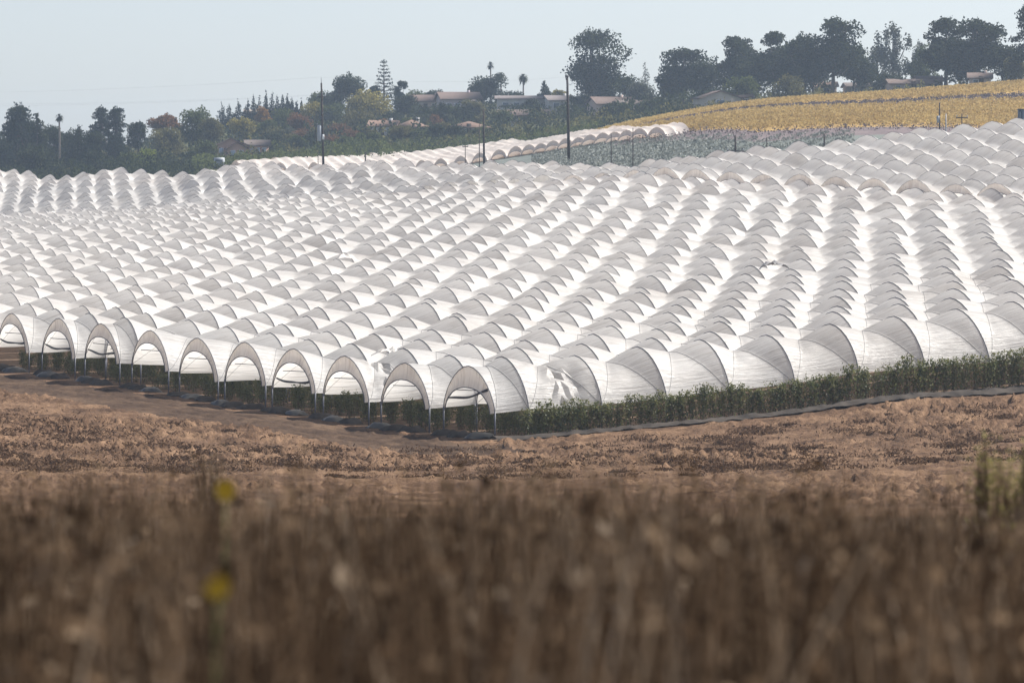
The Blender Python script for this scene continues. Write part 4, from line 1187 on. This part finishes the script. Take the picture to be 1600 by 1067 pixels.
# lines
def line(a, b, sag, label):
    f = np.linspace(0, 1, 24)[:, None]
    P = np.asarray(a)*(1-f)+np.asarray(b)*f; P[:, 2] -= (sag*4*f*(1-f))[:, 0]
    o = MB().tube(P, .008, 4, False).build('power_line', M['greymetal']); tag(o, label, 'power line')
ca = p1+np.array([-.02*h1, -.2, h1*.86+.35])
for k, (dx, yl, s) in enumerate(((-.55, 160, .8), (.55, 163, .8))):
    line(ca+np.array([dx, 0, 0]), np.array([(-260-800)*640/F, 640+6*k, zrow(yl, 640)]), s, ['upper thin power line running left from the crossarm', 'second thin power line close below the upper one'][k])
line(top1+np.array([0, 0, .9]), np.array([(-260-800)*640/F, 640, zrow(146, 640)]), .8, 'topmost thin power line running left from the pole tip')
line(top1+np.array([0, 0, .9]), top3+np.array([0, 0, 0]), .7, 'thin power line between the transformer pole and the tall plain pole')

# ------------------------------------------------------------------ foreground weeds (far too many to count)
def weeds(n, y0, y1, hmin, hmax, wmin, wmax, matl, name, heads=.5, lean=.35, top_free=True):
    Y = (y0**2+(y1**2-y0**2)*rng.random(n))**.5
    X = (rng.random(n)*2-1)*(.150*Y+.35)
    pxw = 800+F*X/Y
    kp = ~((((np.abs(pxw-353) < 26) & (Y < 8.3)) | ((np.abs(pxw-340) < 22) & (Y < 6.4))) & (rng.random(n) < .85))
    X = X[kp]; Y = Y[kp]; n = len(X)
    z = terrain(X, Y)
    cl = fbm(X*2.2+5, Y*1.5, 3)
    H = (hmin+(hmax-hmin)*rng.random(n)**1.6)*(.62+.42*np.clip((cl-.25)*1.9, 0, 1))
    H = np.minimum(H, (-.0678*Y-z)+Y*(.012*rng.random(n)**5-.006*rng.random(n)))
    a = rng.random(n)*2*math.pi; ln = lean*H*rng.random(n)
    w_ = wmin+(wmax-wmin)*rng.random(n)**2
    sdir = rng.random(n)*math.pi
    S = np.stack([np.cos(sdir), np.sin(sdir)*.5, 0*sdir], 1)
    L = np.stack([np.cos(a), np.sin(a), 0*a], 1)
    k = 5; f = np.linspace(0, 1, k)
    c = np.stack([X, Y, z], 1)[:, None]+f[None, :, None]*H[:, None, None]*np.array([0, 0, 1.0]) + (f**2)[None, :, None]*(ln[:, None]*L)[:, None]
    c[:, :, 2] -= (f**3)[None]*ln[:, None]*.35
    ww = w_[:, None]*np.array([1, .95, .8, .6, .25])[None]
    l = c-S[:, None]*ww[..., None]; r = c+S[:, None]*ww[..., None]
    V = np.stack([l, r], 2).reshape(n, 2*k, 3)
    i = (np.arange(n)*2*k)[:, None]
    q = np.concatenate([np.stack([i+2*j, i+2*j+1, i+2*j+3, i+2*j+2], -1) for j in range(k-1)], 1).reshape(-1, 4)
    V = V.reshape(-1, 3)
    nh = int(n*heads)
    if nh:
        pick = rng.choice(n, nh)
        ff = .45+.55*rng.random((nh, 4))
        base = c[pick, -1][:, None]*ff[..., None]+c[pick, 2][:, None]*(1-ff[..., None])
        C = (base+rng.normal(size=(nh, 4, 3))*np.array([.03, .03, .02])).reshape(-1, 3)
        V2, q2 = leaf_quads(C, .018+.035*rng.random(len(C)), .5)
        q = np.concatenate([q, q2+len(V)]); V = np.concatenate([V, V2])
    o = obj(name, V, [q], matl); o['kind'] = 'stuff'; return o
M['straw'] = foliage('dry_weed', (.090, .058, .036), (.030, .019, .012), (.24, .165, .105), 3.2, .35)
M['straw_pale'] = foliage('dry_weed_pale', (.26, .185, .12), (.13, .088, .055), (.42, .33, .24), 4.0, .35)
M['straw_dark'] = foliage('dry_weed_dark', (.040, .025, .016), (.015, .0095, .007), (.075, .048, .031), 3.0, .3)
weeds(46000, 4.8, 22, .45, 1.16, .0015, .0045, M['straw'], 'dry_weeds', .12, .28)
weeds(24000, 4.8, 22, .35, 1.05, .002, .006, M['straw_dark'], 'dark_dry_weeds', .15, .3)
weeds(3600, 5.2, 15, .5, 1.08, .0025, .006, M['straw_pale'], 'pale_dry_weeds', .2, .3)
M['straw_soil'] = foliage('soil_weed', (.10, .062, .04), (.05, .03, .02), (.16, .105, .07), 1.4, .3)
M['stubble'] = foliage('stubble', (.17, .11, .07), (.09, .057, .037), (.25, .17, .11), 1.4, .3)
weeds(2600, 5.0, 13, .6, 1.1, .003, .006, M['straw'], 'weed_stalks', .4, .15)
weeds(1800, 5.0, 13, .6, 1.0, .003, .006, M['straw_dark'], 'dark_weed_stalks', .4, .15)
# dark weed tufts on the ploughed soil
def soil_weeds():
    C = []
    for k in range(420):
        px = random.uniform(-60, 1660); D = random.uniform(168, 222)
        X = (px-800)*D/F; rel = np.array([X, D])-P0
        if rel @ A > -11 and rel @ B > -6.5: continue
        if rel @ B > -10 and rel @ A > end_t(max(rel @ B/LB, 0))-11: continue
        n = random.randint(60, 200); s = random.uniform(.12, .55)
        c = rng.normal(size=(n, 3))*np.array([s*1.5, s*.8, s*.3]); c[:, 2] = np.abs(c[:, 2])+.05
        C.append(c+np.array([X, D, tz(X, D)]))
    C = np.concatenate(C)
    V, q = leaf_quads(C, .10+.16*rng.random(len(C)), .35, 0)
    o = obj('soil_weeds', V, [q], M['straw_soil']); o['kind'] = 'stuff'
    n = 8000; px = rng.uniform(-60, 1660, n); D = rng.uniform(166, 226, n); X = (px-800)*D/F
    rel = np.stack([X, D], 1)-P0; ta = rel @ A; ba = rel @ B
    ok = ~((ta > -11) & (ba > -6.3)) & ~((ba > -10) & (ta > end_t(np.maximum(ba/LB, 0))-11)) & (fbm(X*.3, D*.25, 3) > .5)
    V, q = leaf_quads(np.stack([X, D, terrain(X, D)+.12+.16*rng.random(n)], 1)[ok], .12+.14*rng.random(ok.sum()), .3, 0)
    o = obj('dry_stubble', V, [q], M['stubble']); o['kind'] = 'stuff'
soil_weeds()
# greenish shrub at the right, out of focus
def near_shrub(px, ytop, wpx, D, label, leaf):
    p = at(px, D); h = zrow(ytop, D)-p[2]; w = wpx*D/F/2
    root = empty('broom_shrub', tuple(p), label, 'shrub')
    mb = MB(); C = []
    for k in range(26):
        a = random.random()*6.28; e = w*random.random()**.5
        tip = np.array([math.cos(a)*e, math.sin(a)*e, h*(.86+.14*random.random()-.16*(e/w)**2)])
        mb.tube(np.array([[tip[0]*.1, tip[1]*.1, -.05], tip*.55+np.array([0, 0, .02]), tip])+p, [.008, .006, .003], 4, False)
        m = 90; f = .35+.65*rng.random(m)[:, None]
        C.append(tip*f+rng.normal(size=(m, 3))*.035)
    mb.build('stems', M['cane'], root)
    V, q = leaf_quads(np.concatenate(C)+p, .012+.02*rng.random(26*90), .4, .3)
    obj('foliage', V, [q], leaf, root)
M['broom'] = foliage('broom_leaf', (.27, .245, .085), (.15, .14, .05), (.40, .36, .15), 3, .45)
near_shrub(1552, 654, 62, 17, 'blurred yellow-green shrub standing up at the right edge of the weeds', M['broom'])
near_shrub(1606, 676, 66, 16, 'blurred olive shrub cut off by the right edge beside the yellow-green one', M['broom'])
near_shrub(328, 690, 70, 24, 'faint blurred yellowish weed clump rising from the grass at the left', M['straw_pale'])
# yellow flowers
M['petal'] = simple('yellow_petal', (.75, .48, .03), (.65, .38, .02), 40, .6)
M['stalk'] = simple('green_stalk', (.10, .12, .03), None, 20, .8)
def flower(px, py, D, label, r_=.024):
    X = (px-800)*D/F; z = zrow(py, D); g0 = tz(X, D)
    root = empty('yellow_flower', (X, D, g0), label, 'flower')
    MB().tube([(X+.02, D, g0-.02), (X-.01, D, (g0+z)/2), (X, D, z)], [.003, .0025, .002], 5).build('stem', M['stalk'], root)
    mb = MB(); n = 13
    for k in range(n):
        a = 2*math.pi*k/n; d = np.array([math.cos(a), -.35, math.sin(a)]); s = np.array([-math.sin(a), 0, math.cos(a)])
        c0 = np.array([X, D-.004, z])
        mb.add([c0+d*r_*.2-s*r_*.12, c0+d*r_*.65-s*r_*.22, c0+d*r_*1.05, c0+d*r_*.65+s*r_*.22, c0+d*r_*.2+s*r_*.12], t=[(0, 1, 4), (1, 3, 4), (1, 2, 3)])
    mb.build('petals', M['petal'], root)
    a = np.linspace(0, 2*math.pi, 9)[:-1]
    hm = MB().add([[X, D-.012, z]]+[[X+.4*r_*math.cos(t_), D-.004, z+.4*r_*math.sin(t_)] for t_ in a], t=[(0, k+1, (k+1) % 8+1) for k in range(8)])
    hm.build('flower_centre', M['petal'], root, True)
flower(353, 765, 8.0, 'bright yellow flower, upper one of two blurred in the weeds')
flower(340, 914, 6.0, 'dull yellow flower, lower one of two blurred in the weeds')
# ------------------------------------------------------------------ light, sky, haze, camera
SUN_EL, SUN_AZ = R(46), math.atan2(.885, .465)            # azimuth measured from +Y towards +X
to_sun = np.array([math.sin(SUN_AZ)*math.cos(SUN_EL), math.cos(SUN_AZ)*math.cos(SUN_EL), math.sin(SUN_EL)])
sd = bpy.data.lights.new('sun', 'SUN'); sd.energy = 4.6; sd.angle = R(.5); sd.color = (1, .95, .875)
so = bpy.data.objects.new('sun', sd); col.objects.link(so)
from mathutils import Vector
so.rotation_euler = Vector(to_sun).to_track_quat('Z', 'Y').to_euler(); so.location = (60, 120, 90)
w = bpy.data.worlds.new('World'); sc.world = w; w.use_nodes = True
nt = w.node_tree; nt.nodes.clear()
sky = nt.nodes.new('ShaderNodeTexSky'); sky.sky_type = 'NISHITA'; sky.sun_disc = False
sky.sun_elevation = SUN_EL; sky.sun_rotation = SUN_AZ
sky.air_density = 1.0; sky.dust_density = .8; sky.ozone_density = 2.2
bg = nt.nodes.new('ShaderNodeBackground'); bg.inputs[1].default_value = .071
wo = nt.nodes.new('ShaderNodeOutputWorld')
tn = nt.nodes.new('ShaderNodeMix'); tn.data_type = 'RGBA'; tn.blend_type = 'MULTIPLY'; tn.inputs['Factor'].default_value = 1
tn.inputs['B'].default_value = (.955, .98, 1.06, 1)
hs = nt.nodes.new('ShaderNodeHueSaturation'); hs.inputs['Saturation'].default_value = .5; nt.links.new(sky.outputs[0], hs.inputs['Color'])
nt.links.new(hs.outputs[0], tn.inputs['A']); nt.links.new(tn.outputs['Result'], bg.inputs[0]); nt.links.new(bg.outputs[0], wo.inputs[0])

HAZE = .00015
if HAZE:
    m, nt, out = mat('haze_air')
    pv = nt.nodes.new('ShaderNodeVolumePrincipled')
    pv.inputs['Color'].default_value = (.62, .78, 1.0, 1); pv.inputs['Density'].default_value = HAZE
    pv.inputs['Anisotropy'].default_value = .3
    nt.links.new(pv.outputs[0], out.inputs['Volume'])
    hz = MB().box((0, 1150, 10), (6400, 2500, 82)).build('haze', m); hz['kind'] = 'stuff'
    hz.visible_shadow = True

cd = bpy.data.cameras.new('camera'); cam = bpy.data.objects.new('camera', cd); col.objects.link(cam)
cam.location = (0, 0, 0); cam.rotation_euler = (R(90), 0, 0)
cd.sensor_width = 36; cd.lens = 36*F/1600; cd.shift_y = -(533.5-HZ)/1600
cd.clip_start = .1; cd.clip_end = 6000
cd.dof.use_dof = True; cd.dof.focus_distance = 235; cd.dof.aperture_fstop = 4.8
sc.camera = cam
sc.view_settings.view_transform = 'Standard'; sc.view_settings.look = 'None'
sc.view_settings.exposure = .94; sc.view_settings.gamma = 1
sc.render.engine = 'CYCLES'
sc.cycles.max_bounces = 8; sc.cycles.diffuse_bounces = 4; sc.cycles.transmission_bounces = 6
sc.cycles.volume_bounces = 1; sc.cycles.transparent_max_bounces = 8
sc.cycles.use_denoising = True
try: sc.cycles.denoiser = 'OPENIMAGEDENOISE'
except Exception: pass
sc.cycles.sample_clamp_indirect = 6
